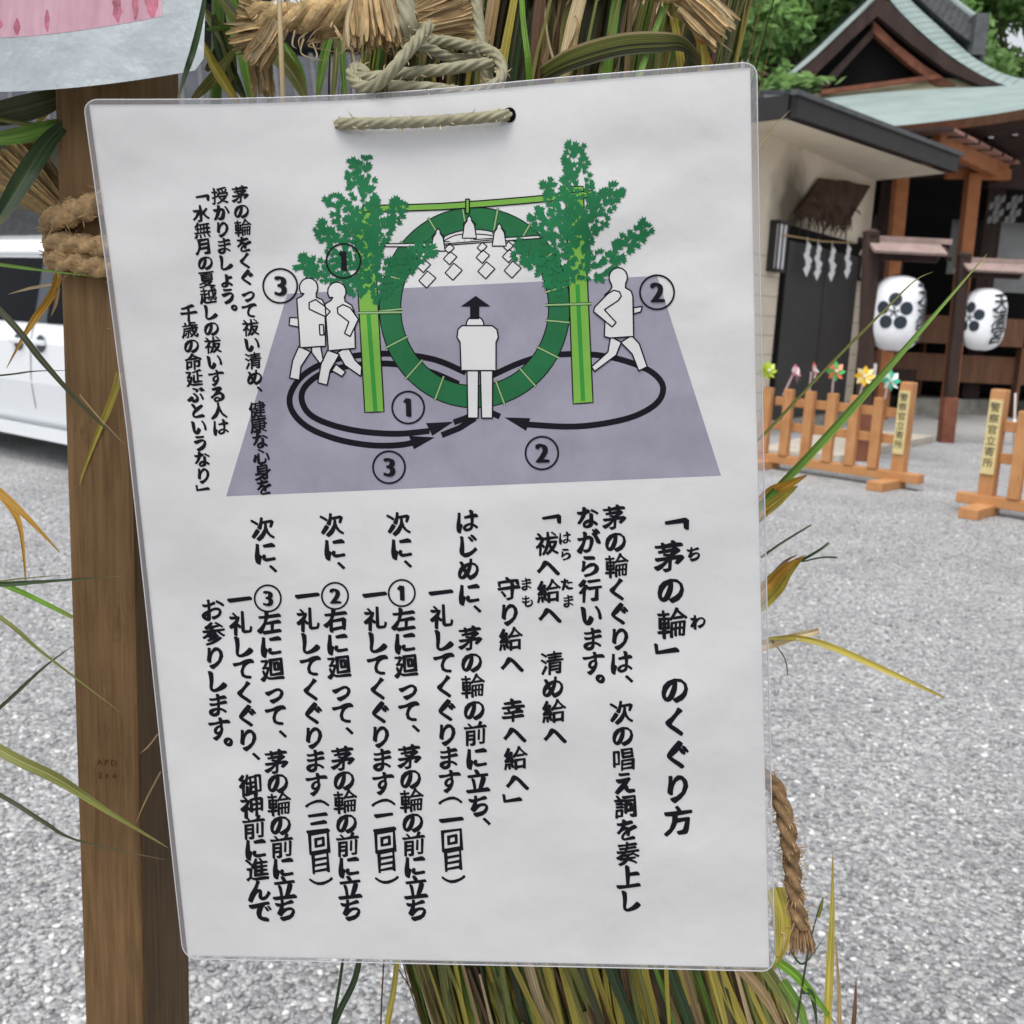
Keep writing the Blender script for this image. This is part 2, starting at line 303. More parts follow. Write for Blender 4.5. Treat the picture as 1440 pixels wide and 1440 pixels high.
# loose stones that lie on the gravel in the near field: one uncountable mass
def pebbles():
    rng = np.random.default_rng(3)
    ico = [Vector(v) for v in [(0, 0, -1), (.894, 0, -.447), (.276, .851, -.447), (-.724, .526, -.447), (-.724, -.526, -.447), (.276, -.851, -.447), (.724, .526, .447), (-.276, .851, .447), (-.894, 0, .447), (-.276, -.851, .447), (.724, -.526, .447), (0, 0, 1)]]
    fi = np.array([(0, 2, 1), (0, 3, 2), (0, 4, 3), (0, 5, 4), (0, 1, 5), (1, 2, 6), (2, 3, 7), (3, 4, 8), (4, 5, 9), (5, 1, 10), (1, 6, 10), (2, 7, 6), (3, 8, 7), (4, 9, 8), (5, 10, 9), (6, 7, 11), (7, 8, 11), (8, 9, 11), (9, 10, 11), (10, 6, 11)])
    base = np.array(ico)
    N = 52000
    Y = 1.2 + 7.3 * rng.random(N) ** 1.35; X = (rng.random(N) * 2 - 1) * (0.35 + 0.56 * Y)
    keep = (X > 0.10 * Y) | (X < -0.08 * Y); X, Y = X[keep], Y[keep]; N = len(X)
    s = 0.0046 + 0.0062 * rng.random(N) ** 2.6
    sc = np.stack([s * (0.8 + .6 * rng.random(N)), s * (0.7 + .5 * rng.random(N)), s * (0.45 + .35 * rng.random(N))], 1)
    a = rng.random(N) * 6.283; ca, sa = np.cos(a), np.sin(a)
    v = base[None] * sc[:, None, :] * (1 + 0.22 * rng.standard_normal((N, 12, 1)))
    x = v[..., 0] * ca[:, None] - v[..., 1] * sa[:, None] + X[:, None]; y = v[..., 0] * sa[:, None] + v[..., 1] * ca[:, None] + Y[:, None]
    z = v[..., 2] + sc[:, 2:3] * 0.5
    co = np.stack([x, y, z], 2).reshape(-1, 3)
    fs = (fi[None] + (np.arange(N) * 12)[:, None, None]).reshape(-1, 3)
    me = bpy.data.meshes.new('pebbles'); me.vertices.add(len(co)); me.vertices.foreach_set('co', co.ravel())
    me.loops.add(len(fs) * 3); me.loops.foreach_set('vertex_index', fs.ravel().astype(np.int32))
    me.polygons.add(len(fs)); me.polygons.foreach_set('loop_start', np.arange(0, len(fs) * 3, 3, dtype=np.int32))
    cols = [(0.20, 0.205, 0.21), (0.30, 0.305, 0.315), (0.385, 0.385, 0.39), (0.46, 0.455, 0.44), (0.70, 0.70, 0.70)]
    for i, c in enumerate(cols): me.materials.append(mat('pebble_%d' % i, c, 0.75, 0.3))
    mi = rng.choice(5, N, p=[.14, .3, .3, .18, .08]); me.polygons.foreach_set('material_index', np.repeat(mi, 20).astype(np.int32))
    me.update(calc_edges=True); me.validate()
    o = bpy.data.objects.new('gravel_stones', me); COL.objects.link(o)
    tag(o, 'loose pale grey gravel stones lying over the yard', 'gravel', kind='stuff')
pebbles()

# ---------------------------------------------------------------- glyphs
_gc = {}
def glyph(ch, res=3):
    if ch in _gc: return _gc[ch]
    cu = bpy.data.curves.new('glyph', 'FONT'); cu.body = ch; cu.size = 1; cu.resolution_u = res
    o = bpy.data.objects.new('glyph', cu); COL.objects.link(o)
    dg = bpy.context.evaluated_depsgraph_get(); ev = o.evaluated_get(dg); me = ev.to_mesh()
    vs = np.array([(v.co.x - 0.5, v.co.y - 0.38) for v in me.vertices]); fs = [tuple(p.vertices) for p in me.polygons]
    ev.to_mesh_clear(); bpy.data.objects.remove(o); bpy.data.curves.remove(cu)
    if ch.isascii(): vs[:, 0] -= (vs[:, 0].max() + vs[:, 0].min()) / 2; vs[:, 1] -= (vs[:, 1].max() + vs[:, 1].min()) / 2
    _gc[ch] = (vs, fs); return _gc[ch]
def put_glyph(mb, ch, cx, cy, size, ax, ay, surf, lift, brush=1.0, mi=0):
    """glyph drawn with a slanted brush: ax, ay = 2D axes of the line of writing, surf(x, y, lift) -> 3D"""
    vs, fs = glyph(ch)
    if brush:
        dens = 0.46 if ch in '清唱回目輪前無夏' else (0.76 if ch in 'のめをなまおすはらも。' else 0.98) if ord(ch) < 0x3400 else (0.90 if len(vs) < 45 else 0.72 if len(vs) < 85 else 0.55); n = 9
        for k in range(n):
            t = 2 * math.pi * k / (n - 1); c_, s_ = (0.061 * math.cos(t), 0.023 * math.sin(t)) if k < n - 1 else (0, 0)
            ox, oy = (c_ * 0.78 + s_ * 0.62) * brush * dens, (-c_ * 0.62 + s_ * 0.78) * brush * dens
            x0 = vs[:, 0]; y0 = vs[:, 1]; th = 1 + 0.45 * np.sin(5.5 * x0 + 4.1 * y0 + len(vs))
            x = x0 + ox * th + 0.018 * np.sin(7 * y0 + 1); y = y0 + oy * th + 0.11 * brush * x0 + 0.014 * np.sin(9 * x0)
            pts = [surf(cx + size * (a * ax[0] + b * ay[0]), cy + size * (a * ax[1] + b * ay[1]), lift + k * 0.000008) for a, b in zip(x, y)]
            mb.add(pts, fs, mi)
    else:
        for k, dx in enumerate((-0.012, 0, 0.012)):
            pts = [surf(cx + size * ((a + dx) * ax[0] + b * ay[0]), cy + size * ((a + dx) * ax[1] + b * ay[1]), lift + k * 0.00001) for a, b in vs]
            mb.add(pts, fs, mi)

LS = 0.34                                                # print layers lie a few hundredths of a millimetre apart
# ---------------------------------------------------------------- the laminated notice (A3 sheet hanging in front of the wreath)
TOP = [(117, 140), (211, 140), (306, 139.5), (401, 137), (496, 133.5), (590, 127.5), (685, 119), (780, 110), (875, 102), (970, 94.5), (1064, 87)]
BOT = [(258, 1348), (424, 1351.5), (590, 1355), (757, 1358.5), (923, 1362), (1090, 1366)]
LEF = [(117, 140), (148, 366), (178, 600), (205, 850), (231, 1100), (258, 1348)]
RIG = [(1064, 87), (1067.5, 320), (1072, 560), (1078, 830), (1084, 1090), (1090, 1366)]
def coons(u, v):
    t, b, l, r = lerp_poly(TOP, u), lerp_poly(BOT, u), lerp_poly(LEF, v), lerp_poly(RIG, v)
    c = [Vector(TOP[0]), Vector(TOP[-1]), Vector(BOT[0]), Vector(BOT[-1])]
    return t * (1 - v) + b * v + l * (1 - u) + r * u - (c[0] * (1 - u) * (1 - v) + c[1] * u * (1 - v) + c[2] * (1 - u) * v + c[3] * u * v)
NRM = None
def sign_z(px, py):
    z = 1 / (1.22634e-4 * px - 2.31748e-4 * py + 2.15622)
    v = min(max((py - 110) / 1250, -0.05), 1.1); u = min(max((px - 120) / 950, -0.05), 1.05)
    z += 0.012 * math.sin(math.pi * min(max(u * 1.1, 0), 1)) ** 2 * max(1 - v, 0) ** 3       # pressed back where the cord pulls
    z += 0.0018 * mnoise.noise(Vector((px * 0.0055, py * 0.0095, 2))) + 0.00026 * mnoise.noise(Vector((px * 0.017, py * 0.022, 9)))
    return z
def S(px, py, lift=0.0): return P(px, py, sign_z(px, py) - lift)
PAPER = mat('sheet_paper', (0.525, 0.525, 0.53), 0.5, 0.3, var=0.045, scale=14, coat=0.7, coatrough=0.12, bump=0.45, bscale=34, bdist=0.0025)
def ink(name, c, var=0.06): return mat(name, c, 0.5, 0.1, var=var, scale=40, coat=0.05, coatrough=0.3)
INK = ink('black_ink', (0.006, 0.005, 0.009), 0); PURP = ink('purple_grey_ink', (0.25, 0.24, 0.30), 0.12); GRN = ink('wreath_green_ink', (0.016, 0.12, 0.045), 0.15)
LIME = ink('bamboo_green_ink', (0.15, 0.33, 0.055)); LIMED = ink('bamboo_stripe_ink', (0.03, 0.22, 0.035)); LEAFI = ink('leaf_green_ink', (0.012, 0.125, 0.048), 0.25); WHT = ink('white_ink', (0.545, 0.545, 0.55), 0.02); TIE = ink('tie_green_ink', (0.22, 0.36, 0.16))
LAM = bpy.data.materials.new('clear_film'); LAM.use_nodes = True
_n = LAM.node_tree; _b = _n.nodes['Principled BSDF']; _o = _n.nodes['Material Output']
_b.inputs['Base Color'].default_value = (0.42, 0.42, 0.45, 1); _b.inputs['Roughness'].default_value = 0.15
_t = _n.nodes.new('ShaderNodeBsdfTransparent'); _t.inputs[0].default_value = (0.93, 0.93, 0.94, 1); _x = _n.nodes.new('ShaderNodeMixShader'); _x.inputs[0].default_value = 0.34
_n.links.new(_t.outputs[0], _x.inputs[1]); _n.links.new(_b.outputs[0], _x.inputs[2]); _n.links.new(_x.outputs[0], _o.inputs[0])

notice = thing('laminated_notice', 'large white laminated instruction sheet with black Japanese writing and wreath diagram, hung by cord', 'notice', P(600, 720, 0.48))
def inner(u, v):
    c = coons(u, v); return c
U0, U1, V0, V1 = 0.0075, 0.9905, 0.0062, 0.9965
HOLES = [(478, 174, 5.5), (716.5, 161.5, 9)]
mb = MB(); mb.grid(lambda u, v: S(*coons(U0 + (U1 - U0) * u, V0 + (V1 - V0) * v)), 110, 140); mb.build('paper_sheet', PAPER, notice, smooth=True)
# clear rim: rounded outline ring around the paper, two faces with a little thickness
def rim_outline(k):
    pts = []; cr_u, cr_v = 0.022, 0.016
    def corner(cu, cv, su, sv, a0):
        for i in range(7):
            a = a0 + math.pi / 2 * i / 6; pts.append((cu + math.cos(a) * cr_u, cv + math.sin(a) * cr_v))
    corner(1 - cr_u, 1 - cr_v, 1, 1, 0); pts.extend([(1 - i / 20, 1) for i in range(1, 20)])
    corner(cr_u, 1 - cr_v, -1, 1, math.pi / 2); pts.extend([(0, 1 - i / 20) for i in range(1, 20)])
    corner(cr_u, cr_v, -1, -1, math.pi); pts.extend([(i / 20, 0) for i in range(1, 20)])
    corner(1 - cr_u, cr_v, 1, -1, 1.5 * math.pi); pts.extend([(1, i / 20) for i in range(1, 20)])
    return pts
def clampin(p): return (min(max(p[0], U0 + .0006), U1 - .0006), min(max(p[1], V0 + .0006), V1 - .0006))
ro = rim_outline(0); mb = MB(); n = len(ro)
A = [S(*coons(*p), 0.0006) for p in ro]; B = [S(*coons(*clampin(p)), 0.0006) for p in ro]; C = [S(*coons(*p), -0.0002) for p in ro]
mb.add(A + B + C, [(i, (i + 1) % n, n + (i + 1) % n, n + i) for i in range(n)] + [(i, 2 * n + i, 2 * n + (i + 1) % n, (i + 1) % n) for i in range(n)])
mb.build('clear_rim', LAM, notice)
mb = MB(); mb.tube([S(*coons(*p), 0.0003) for p in ro] + [S(*coons(*ro[0]), 0.0003)], .00032, 6); mb.build('sealed_edge', mat('sealed_edge', (.50, .50, .52), .15, .6, coat=.5), notice, smooth=True)
for hx, hy, hr in HOLES:
    mb = MB(); c = S(hx, hy, 0.0004); ring = [S(hx + hr * math.cos(t * math.pi / 8), hy + hr * 1.2 * math.sin(t * math.pi / 8), 0.0004) for t in range(16)]
    mb.add(ring, [tuple(range(16))]); mb.build('punched_hole', M['hole'], notice)

# writing ------------------------------------------------------------
def col_text(entries, size, ax=(1, -0.035), name='writing_column'):
    """entries: (chars, first centre, last centre) in photo pixels"""
    mb = MB()
    for ch, a, b in entries:
        k = len(ch)
        d = Vector((b[0] - a[0], b[1] - a[1])) if k > 1 else Vector((0.05, 1))
        d.normalize(); ay = (-d.x, -d.y)
        for i, c in enumerate(ch):
            if c in '　': continue
            t = i / (k - 1) if k > 1 else 0
            x = a[0] + (b[0] - a[0]) * t; y = a[1] + (b[1] - a[1]) * t; s = size
            bs = 1.0
            if c in '、。':                                # glyph sits low-left in its box: centre it
                x += size * 0.30; y -= size * 0.30; bs = 1.1
            elif c == '﹁': x -= size * 0.12; y -= size * 0.45
            elif c == '﹂': x += size * 0.12; y += size * 0.30
            elif c == '︵': y -= size * 0.32; bs = .6
            elif c == '︶': y += size * 0.32; bs = .6
            put_glyph(mb, c, x, y, s, ax, ay, S, 0.00016, bs)
    return mb.build(name, INK, notice)
def zc(ox, oy, sc):
    return lambda x, y: (ox + x / sc, oy + y / sc)
q = zc(230, 240, 3.0)
LT = 24.5
col_text([('茅の輪をくぐって祓い清め', q(323, 100), q(384, 872)), ('、', q(405, 918), q(405, 918)), ('健康な心身を', q(395, 1008), q(424, 1335))], LT)
col_text([('授かりましょう', q(237, 105), q(272, 528)), ('。', q(299, 575), q(299, 575))], LT)
col_text([('﹁', q(163, 128), q(163, 128)), ('水無月の夏越しの祓いする人は', q(157, 180), q(240, 1082))], LT)
col_text([('千歳の命延ぶというなり', q(105, 602), q(168, 1285)), ('﹂', q(165, 1335), q(165, 1335))], LT)
q = zc(260, 690, 2.217); LB = 34
col_text([('次に', q(243, 118), q(250, 192)), ('、', q(275, 240), q(275, 240)), ('左に廻って', q(264, 410), q(283, 702)), ('、', q(305, 755), q(305, 755)), ('茅の輪の前に立ち', q(285, 845), q(315, 1305))], LB)
col_text([('一礼してくぐり', q(170, 340), q(197, 775)), ('、', q(222, 825), q(222, 825)), ('御神前に進んで', q(205, 918), q(236, 1312))], LB)
col_text([('お参りします', q(85, 370), q(106, 742)), ('。', q(136, 780), q(136, 780))], LB)
col_text([('次に', q(459, 105), q(467, 180)), ('、', q(487, 230), q(487, 230)), ('右に廻って', q(470, 402), q(493, 695)), ('、', q(513, 745), q(513, 745)), ('茅の輪の前に立ち', q(492, 835), q(519, 1305))], LB)
col_text([('一礼してくぐります', q(381, 328), q(409, 915)), ('︵三回目︶', q(411, 975), q(428, 1218))], LB)
col_text([('次に', q(667, 102), q(675, 178)), ('、', q(695, 225), q(695, 225)), ('左に廻って', q(682, 400), q(699, 690)), ('、', q(720, 738), q(720, 738)), ('茅の輪の前に立ち', q(700, 830), q(724, 1305))], LB)
col_text([('一礼してくぐります', q(591, 325), q(617, 912)), ('︵二回目︶', q(618, 972), q(633, 1214))], LB)
q = zc(590, 690, 2.216)
col_text([('はじめに', q(147, 95), q(155, 320)), ('、', q(180, 365), q(180, 365)), ('茅の輪の前に立ち', q(158, 460), q(186, 980)), ('、', q(209, 1027), q(209, 1027))], LB)
col_text([('一礼してくぐります', q(66, 318), q(93, 905)), ('︵一回目︶', q(95, 965), q(109, 1211))], LB)
col_text([('﹁', q(410, 103), q(410, 103)), ('祓へ給へ', q(397, 165), q(405, 387)), ('清め給へ', q(413, 537), q(421, 762))], LB)
col_text([('守り給へ', q(277, 306), q(287, 540)), ('幸へ給へ', q(291, 685), q(303, 908)), ('﹂', q(289, 955), q(289, 955))], LB)
col_text([('茅の輪くぐりは', q(607, 83), q(628, 535)), ('、', q(653, 583), q(653, 583)), ('次の唱え詞を奏上し', q(630, 690), q(655, 1277))], LB)
col_text([('ながら行います', q(523, 83), q(541, 537)), ('。', q(564, 583), q(564, 583))], LB)
col_text([('﹁', q(800, 122), q(800, 122)), ('茅の輪', q(778, 205), q(787, 413)), ('﹂', q(770, 488), q(770, 488)), ('のくぐり方', q(795, 620), q(807, 1028))], 43, name='title_column')
for ch, a, b in (('はら', (452, 147), (455, 198)), ('たま', (459, 291), (463, 344)), ('まも', (332, 291), (337, 344)), ('ち', (855, 196), (855, 196)), ('わ', (868, 408), (868, 408))):
    col_text([(ch, q(*a), q(*b))], 19 if len(ch) == 2 else 23, name='small_reading')

# diagram ------------------------------------------------------------
ill = MB()
gq = [(404, 413), (924, 388), (1014, 669), (318, 698)]
def bil(u, v):
    a = Vector(gq[0]).lerp(Vector(gq[1]), u); b = Vector(gq[3]).lerp(Vector(gq[2]), u); return a.lerp(b, v)
ill.grid(lambda u, v: S(*bil(u, v), 0.00012 * LS), 60, 44)
illo = ill.build('diagram', PURP, notice, smooth=True)
from mathutils.geometry import delaunay_2d_cdt
def resample(P2, closed, step=9):
    out = []
    for i in range(len(P2) if closed else len(P2) - 1):
        a, b = Vector(P2[i]), Vector(P2[(i + 1) % len(P2)]); k = max(1, int((b - a).length / step))
        out += [a.lerp(b, j / k) for j in range(k)]
    if not closed: out.append(Vector(P2[-1]))
    return out
def poly2d(mb, pts, lift, mi=0):
    lift *= LS
    xs = [p[0] for p in pts]; ys = [p[1] for p in pts]
    if max(max(xs) - min(xs), max(ys) - min(ys)) < 14:
        mb.add([S(x, y, lift) for x, y in pts], [tuple(range(len(pts)))], mi); return
    o = resample(pts, True); inner_ = []
    for gx in range(int(min(xs)) + 4, int(max(xs)), 9):
        for gy in range(int(min(ys)) + 4, int(max(ys)), 9):
            if all((Vector((gx, gy)) - q_).length > 3 for q_ in o): inner_.append(Vector((gx, gy)))
    vs, _, fs, *_r = delaunay_2d_cdt(o + inner_, [], [list(range(len(o)))], 1, 1e-5)
    mb.add([S(p.x, p.y, lift) for p in vs], [tuple(f) for f in fs], mi)
def stroke(mb, pts, wd, lift, closed=False, mi=0):
    lift *= LS
    P2 = resample(pts, closed)
    if closed: P2 = P2 + [P2[0], P2[1]]
    L = []; Rr = []
    for i, p in enumerate(P2):
        d = (P2[min(i + 1, len(P2) - 1)] - P2[max(i - 1, 0)]); d.normalize(); nn = Vector((-d.y, d.x)) * wd / 2
        L.append(p + nn); Rr.append(p - nn)
    k = len(P2); vs = [S(a.x, a.y, lift) for a in L] + [S(a.x, a.y, lift) for a in Rr]
    mb.add(vs, [(i, i + 1, k + i + 1, k + i) for i in range(k - 1)], mi)
def sm2(pts, n=5): return [(p.x, p.y) for p in smooth_pts([(a, b, 0) for a, b in pts], n)]
def outlined(name, shapes, fill, lift, lw=1.8, parent=None):
    mb = MB()
    for k, s in enumerate(shapes):
        l = lift + k * 0.00014
        poly2d(mb, s, l, 0)
        s2 = []
        for i in range(len(s)):
            a = Vector(s[i]); b = Vector(s[(i + 1) % len(s)])
            s2 += [a, a.lerp(b, .06), a.lerp(b, .94)]
        stroke(mb, s2, lw, l + 0.00009, True, 1)
    return mb.build(name, [fill, INK], parent or illo)
def circ(cx, cy, r, n=28, ry=None): return [(cx + r * math.cos(2 * math.pi * i / n), cy + (ry or r) * math.sin(2 * math.pi * i / n)) for i in range(n)]
# walking paths
def pathmesh(pts, tip, b1, b2, extra=(), lift=0.0002):
    mb = MB(); stroke(mb, sm2(pts), 8.5, lift); poly2d(mb, [tip, b1, b2], lift + .00002)
    for e in extra: stroke(mb, e, 8.5, lift + .00001)
    mb.build('walking_arrow', INK, illo)
pathmesh([(655, 524), (612, 506), (560, 498), (510, 499), (460, 509), (425, 529), (408, 556), (412, 580), (435, 602), (475, 618), (520, 626), (560, 626), (588, 621)], (612, 615), (575, 613), (582, 632), [[(621, 612), (646, 602), (668, 588)]])
pathmesh([(645, 540), (605, 523), (555, 512), (505, 513), (460, 522), (432, 540), (424, 560), (435, 582), (465, 597), (510, 607), (560, 610), (604, 606)], (638, 593), (599, 595), (608, 613), [[(638, 594), (655, 588), (672, 578)]], 0.00024)
pathmesh([(692, 528), (732, 510), (770, 500), (822, 498), (862, 503), (898, 514), (920, 526), (932, 542), (929, 560), (913, 575), (884, 588), (840, 597), (797, 600), (742, 597)], (709, 587), (746, 588), (740, 606), [[(690, 580), (703, 586)]])
# wreath ring
mb = MB(); cx, cy = 667.5, 432.5; NS = 72
def ringp(r, a): return (cx + r[0] * math.cos(a), cy + r[1] * math.sin(a))
Ro, Ri = (134, 141), (104, 110)
for i in range(NS):
    a, b = 2 * math.pi * i / NS, 2 * math.pi * (i + 1) / NS
    poly2d(mb, [ringp(Ro, a), ringp(Ro, b), ringp(Ri, b), ringp(Ri, a)], .00030)
for r in (Ro, Ri): stroke(mb, [ringp(r, 2 * math.pi * i / NS) for i in range(NS)], 1.6, .00034, True, 1)
for k in range(17):
    a = 2 * math.pi * (k + .4) / 17; stroke(mb, [ringp((Ro[0] + 3, Ro[1] + 3), a), ringp((Ri[0] - 3, Ri[1] - 3), a + .02)], 3.6, .00036, False, 1)
    stroke(mb, [ringp((Ro[0] + 3, Ro[1] + 3), a), ringp((Ri[0] - 3, Ri[1] - 3), a + .02)], 2.2, .00038, False, 2)
mb.build('printed_wreath', [GRN, INK, TIE], illo)
# white hanging ornaments and rope
mb = MB()
def ob(sh, l):
    poly2d(mb, sh, l, 0); s2 = []
    for i in range(len(sh)):
        a = Vector(sh[i]); b = Vector(sh[(i + 1) % len(sh)]); s2 += [a, a.lerp(b, .08), a.lerp(b, .92)]
    stroke(mb, s2, 1.7, l + .00006, True, 1)
ob([(525, 343), (600, 342), (665, 337), (760, 331), (760, 335), (665, 342), (600, 347), (525, 347)], .00042)
ob(sm2([(622, 340), (640, 331), (662, 329), (690, 331), (697, 335)], 4) + [(697, 337), (662, 340), (624, 343)], .00046)
for x, y in ((616, 321), (660, 303), (702, 314)):
    ob([(x, y), (x + 3, y + 4), (x + 3, y + 7), (x + 7, y + 13), (x + 10, y + 32), (x - 10, y + 32), (x - 7, y + 13), (x - 3, y + 7), (x - 3, y + 4)], .00052)
    stroke(mb, [(x - 4, y + 7), (x - 9, y + 12), (x - 7, y + 18)], 1.4, .0005, False, 1); stroke(mb, [(x + 4, y + 7), (x + 9, y + 12), (x + 7, y + 18)], 1.4, .0005, False, 1)
for x, y in ((600, 354), (637, 343), (683, 341), (720, 340)):
    for k in range(3):
        s = 6 + 2.2 * k; xx = x + (-5, -4, 1)[k]; yy = y + (6, 19, 38)[k]
        ob([(xx, yy - s * 1.05), (xx + s * 1.15, yy - s * .1), (xx - s * .1, yy + s * 1.25), (xx - s * 1.15, yy + s * .25)], .00044 + k * .00003)
mb.build('printed_streamers', [WHT, INK], illo)
# bamboo poles
for tl, tr, br, bl in (((497, 296), (524, 295), (540, 579), (513, 580)), ((795, 262), (820, 262), (834, 566), (806, 568))):
    mb = MB(); tl, tr, br, bl = map(Vector, (tl, tr, br, bl)); k0 = 16
    for i in range(k0):
        a, b, c, d = tl.lerp(bl, i / k0), tr.lerp(br, i / k0), tr.lerp(br, (i + 1) / k0), tl.lerp(bl, (i + 1) / k0); poly2d(mb, [a, b, c, d], .0006, 0)
    stroke(mb, [tl.lerp(bl, i / k0) for i in range(k0 + 1)] + [br.lerp(tr, i / k0) for i in range(k0 + 1)], 1.8, .00064, True, 1); mb.build('printed_pole', [LIME, INK], illo)
outlined('printed_beam', [[(510, 289), (560, 288), (620, 286), (680, 282), (740, 277), (834, 268), (834, 277), (740, 286), (680, 291), (620, 295), (560, 297), (510, 298)], [(655, 280), (660, 280), (660, 300), (655, 300)]], LIME, .0007)
mb = MB(); stroke(mb, [(518 + i, 440 + i * 13.8) for i in range(11)], 6, .00072); mb.build('printed_stripe', LIMED, illo)
mb = MB(); stroke(mb, [(812 + i * .8, 400 + i * 16.4) for i in range(11)], 6, .00072); mb.build('printed_stripe', LIMED, illo)
mb = MB()
for a, b in (((503, 440), (565, 439)), ((767, 429), (832, 427))):
    stroke(mb, [a, b], 4, .00076, False, 1); stroke(mb, [a, b], 2.4, .00078, False, 0)
mb.build('printed_tie', [TIE, INK], illo)
# foliage of the printed bamboo
def spray(mb, base, tip, w0, w1, n):
    b = Vector(base); t = Vector(tip); d = t - b; nn = Vector((-d.y, d.x)).normalized()
    for i in range(n):
        s = i / (n - 1); wd = w0 + (w1 - w0) * s; side = random.uniform(-1, 1)
        c = b + d * s + nn * (side * wd); sz = random.uniform(4.4, 6.6); a0 = math.atan2(d.y, d.x) + side * .8 + random.uniform(-.5, .5)
        l = .00082 + i * 4e-7
        for k in (-.75, 0, .75):                          # three leaflets to a leaf
            e = Vector((math.cos(a0 + k), math.sin(a0 + k))); f = Vector((-e.y, e.x))
            poly2d(mb, [c - e * sz * .5, c + e * sz * .3 + f * sz * .42, c + e * sz * 1.25, c + e * sz * .3 - f * sz * .42], l)
for sprays in ([((512, 345), (505, 222), 29, 15, 150), ((503, 330), (464, 276), 20, 10, 60), ((503, 385), (448, 316), 21, 10, 80), ((520, 400), (420, 368), 22, 10, 105), ((512, 360), (566, 285), 22, 11, 90), ((515, 410), (606, 345), 21, 12, 110), ((512, 300), (516, 395), 18, 16, 70)],
               [((812, 330), (810, 202), 29, 15, 150), ((800, 305), (766, 257), 20, 10, 60), ((803, 355), (750, 298), 21, 10, 80), ((800, 400), (724, 348), 21, 11, 100), ((815, 335), (868, 262), 22, 11, 90), ((830, 385), (912, 318), 19, 10, 95), ((808, 290), (812, 392), 18, 18, 80)]):
    mb = MB()
    for s in sprays: spray(mb, *s)
    mb.build('printed_foliage', LEAFI, illo)
# people of the diagram
def fig(shapes, l): outlined('printed_figure', shapes, WHT, l, 2.0)
r8 = lambda L: [(660 + x / 2.77, 180 + y / 2.77) for x, y in L]
r7 = lambda L: [(330 + x / 2.77, 180 + y / 2.77) for x, y in L]
fig([circ(668, 457, 12.5, 20), r7([(905, 945), (950, 945), (948, 1130), (908, 1130)]), r7([(957, 945), (1005, 945), (1004, 1130), (962, 1130)]),
     r7([(885, 770), (1003, 770), (1022, 785), (1027, 815), (1018, 835), (1018, 945), (882, 945), (878, 835), (866, 815), (870, 785)])], .0008)
fig([r8([(640, 700), (674, 695), (668, 716), (640, 724)]), r8([(550, 812), (592, 835), (572, 885), (488, 948), (476, 930), (540, 872)]), r8([(590, 835), (632, 808), (662, 840), (693, 930), (660, 946), (634, 880)]),
     r8([(528, 650), (548, 632), (556, 620), (552, 605)] + [(580 + 36 * math.cos(a), 582 + 38 * math.sin(a)) for a in [math.radians(t) for t in range(145, 396, 25)]] + [(608, 622), (630, 635), (637, 655), (640, 812), (548, 818), (526, 812), (530, 700)]),
     r8([(540, 645), (562, 632), (585, 638), (592, 655), (580, 672), (526, 708), (572, 758), (556, 775), (484, 715), (488, 698)])], .0009)
head7 = lambda x, y: [(x + 36 * math.cos(a), y + 38 * math.sin(a)) for a in [math.radians(t) for t in range(145, 396, 25)]]
fig([r7([(250, 740), (215, 738), (212, 768), (250, 776)]), r7([(300, 850), (335, 850), (345, 905), (332, 918), (300, 875)]), r7([(250, 850), (296, 872), (258, 930), (252, 982), (214, 974), (226, 905)]),
     r7([(242, 665), (262, 655), (270, 645)] + head7(288, 622) + [(318, 660), (340, 668), (352, 690), (354, 850), (255, 856)]),
     r7([(355, 735), (325, 722), (290, 705), (290, 680), (315, 668), (345, 690), (372, 715)]), r7([(330, 766), (345, 766), (348, 806), (332, 806)])], .00064)
fig([r7([(400, 875), (440, 850), (470, 905), (495, 930), (492, 968), (430, 925)]), r7([(362, 865), (408, 882), (372, 945), (360, 1002), (324, 992), (336, 920)]), r7([(378, 945), (395, 920), (432, 950), (418, 968)]),
     r7([(352, 685), (375, 672), (382, 660)] + head7(398, 638) + [(430, 675), (455, 690), (466, 715), (470, 858), (365, 868)]),
     r7([(400, 700), (422, 688), (450, 700), (482, 745), (450, 812), (428, 800), (445, 755), (402, 722)])], .00072)
mb = MB(); poly2d(mb, [(669, 416), (648, 431), (661, 431), (661, 449), (674, 449), (674, 431), (690, 431)], .00085); mb.build('up_arrow', INK, illo)
# circled numbers
def badge(n, x, y, r, parent, lift=.00095, sz=None):
    mb = MB(); stroke(mb, circ(x, y, r, 40), 2.6, lift, True); put_glyph(mb, str(n), x, y, sz or r * 1.62, (1, -.03), (-.03, -1), S, lift * LS, 0)
    for dx in (-1, 1, 2): put_glyph(mb, str(n), x + dx, y + dx * .3, sz or r * 1.62, (1, -.03), (-.03, -1), S, lift * LS + .00003 * (dx + 2), 0)
    if n == 1: q1 = (sz or r * 1.62) * .36; stroke(mb, [(x - 1, y - q1 + 1), (x - 5.5, y - q1 + 6)], 4.5, lift + .0001)
    mb.build('circled_number', INK, parent)
for n_, x, y, r in ((3, 394, 402, 24), (1, 483, 367, 24), (2, 924, 411, 24), (1, 574, 573, 22.5), (3, 547, 657, 22.5), (2, 762, 637, 23)): badge(n_, x, y, r, illo)
for n_, x, y in ((3, 376.5, 841.5), (2, 471, 838), (1, 565, 834)): badge(n_, x, y, 18.5, notice, .0008)

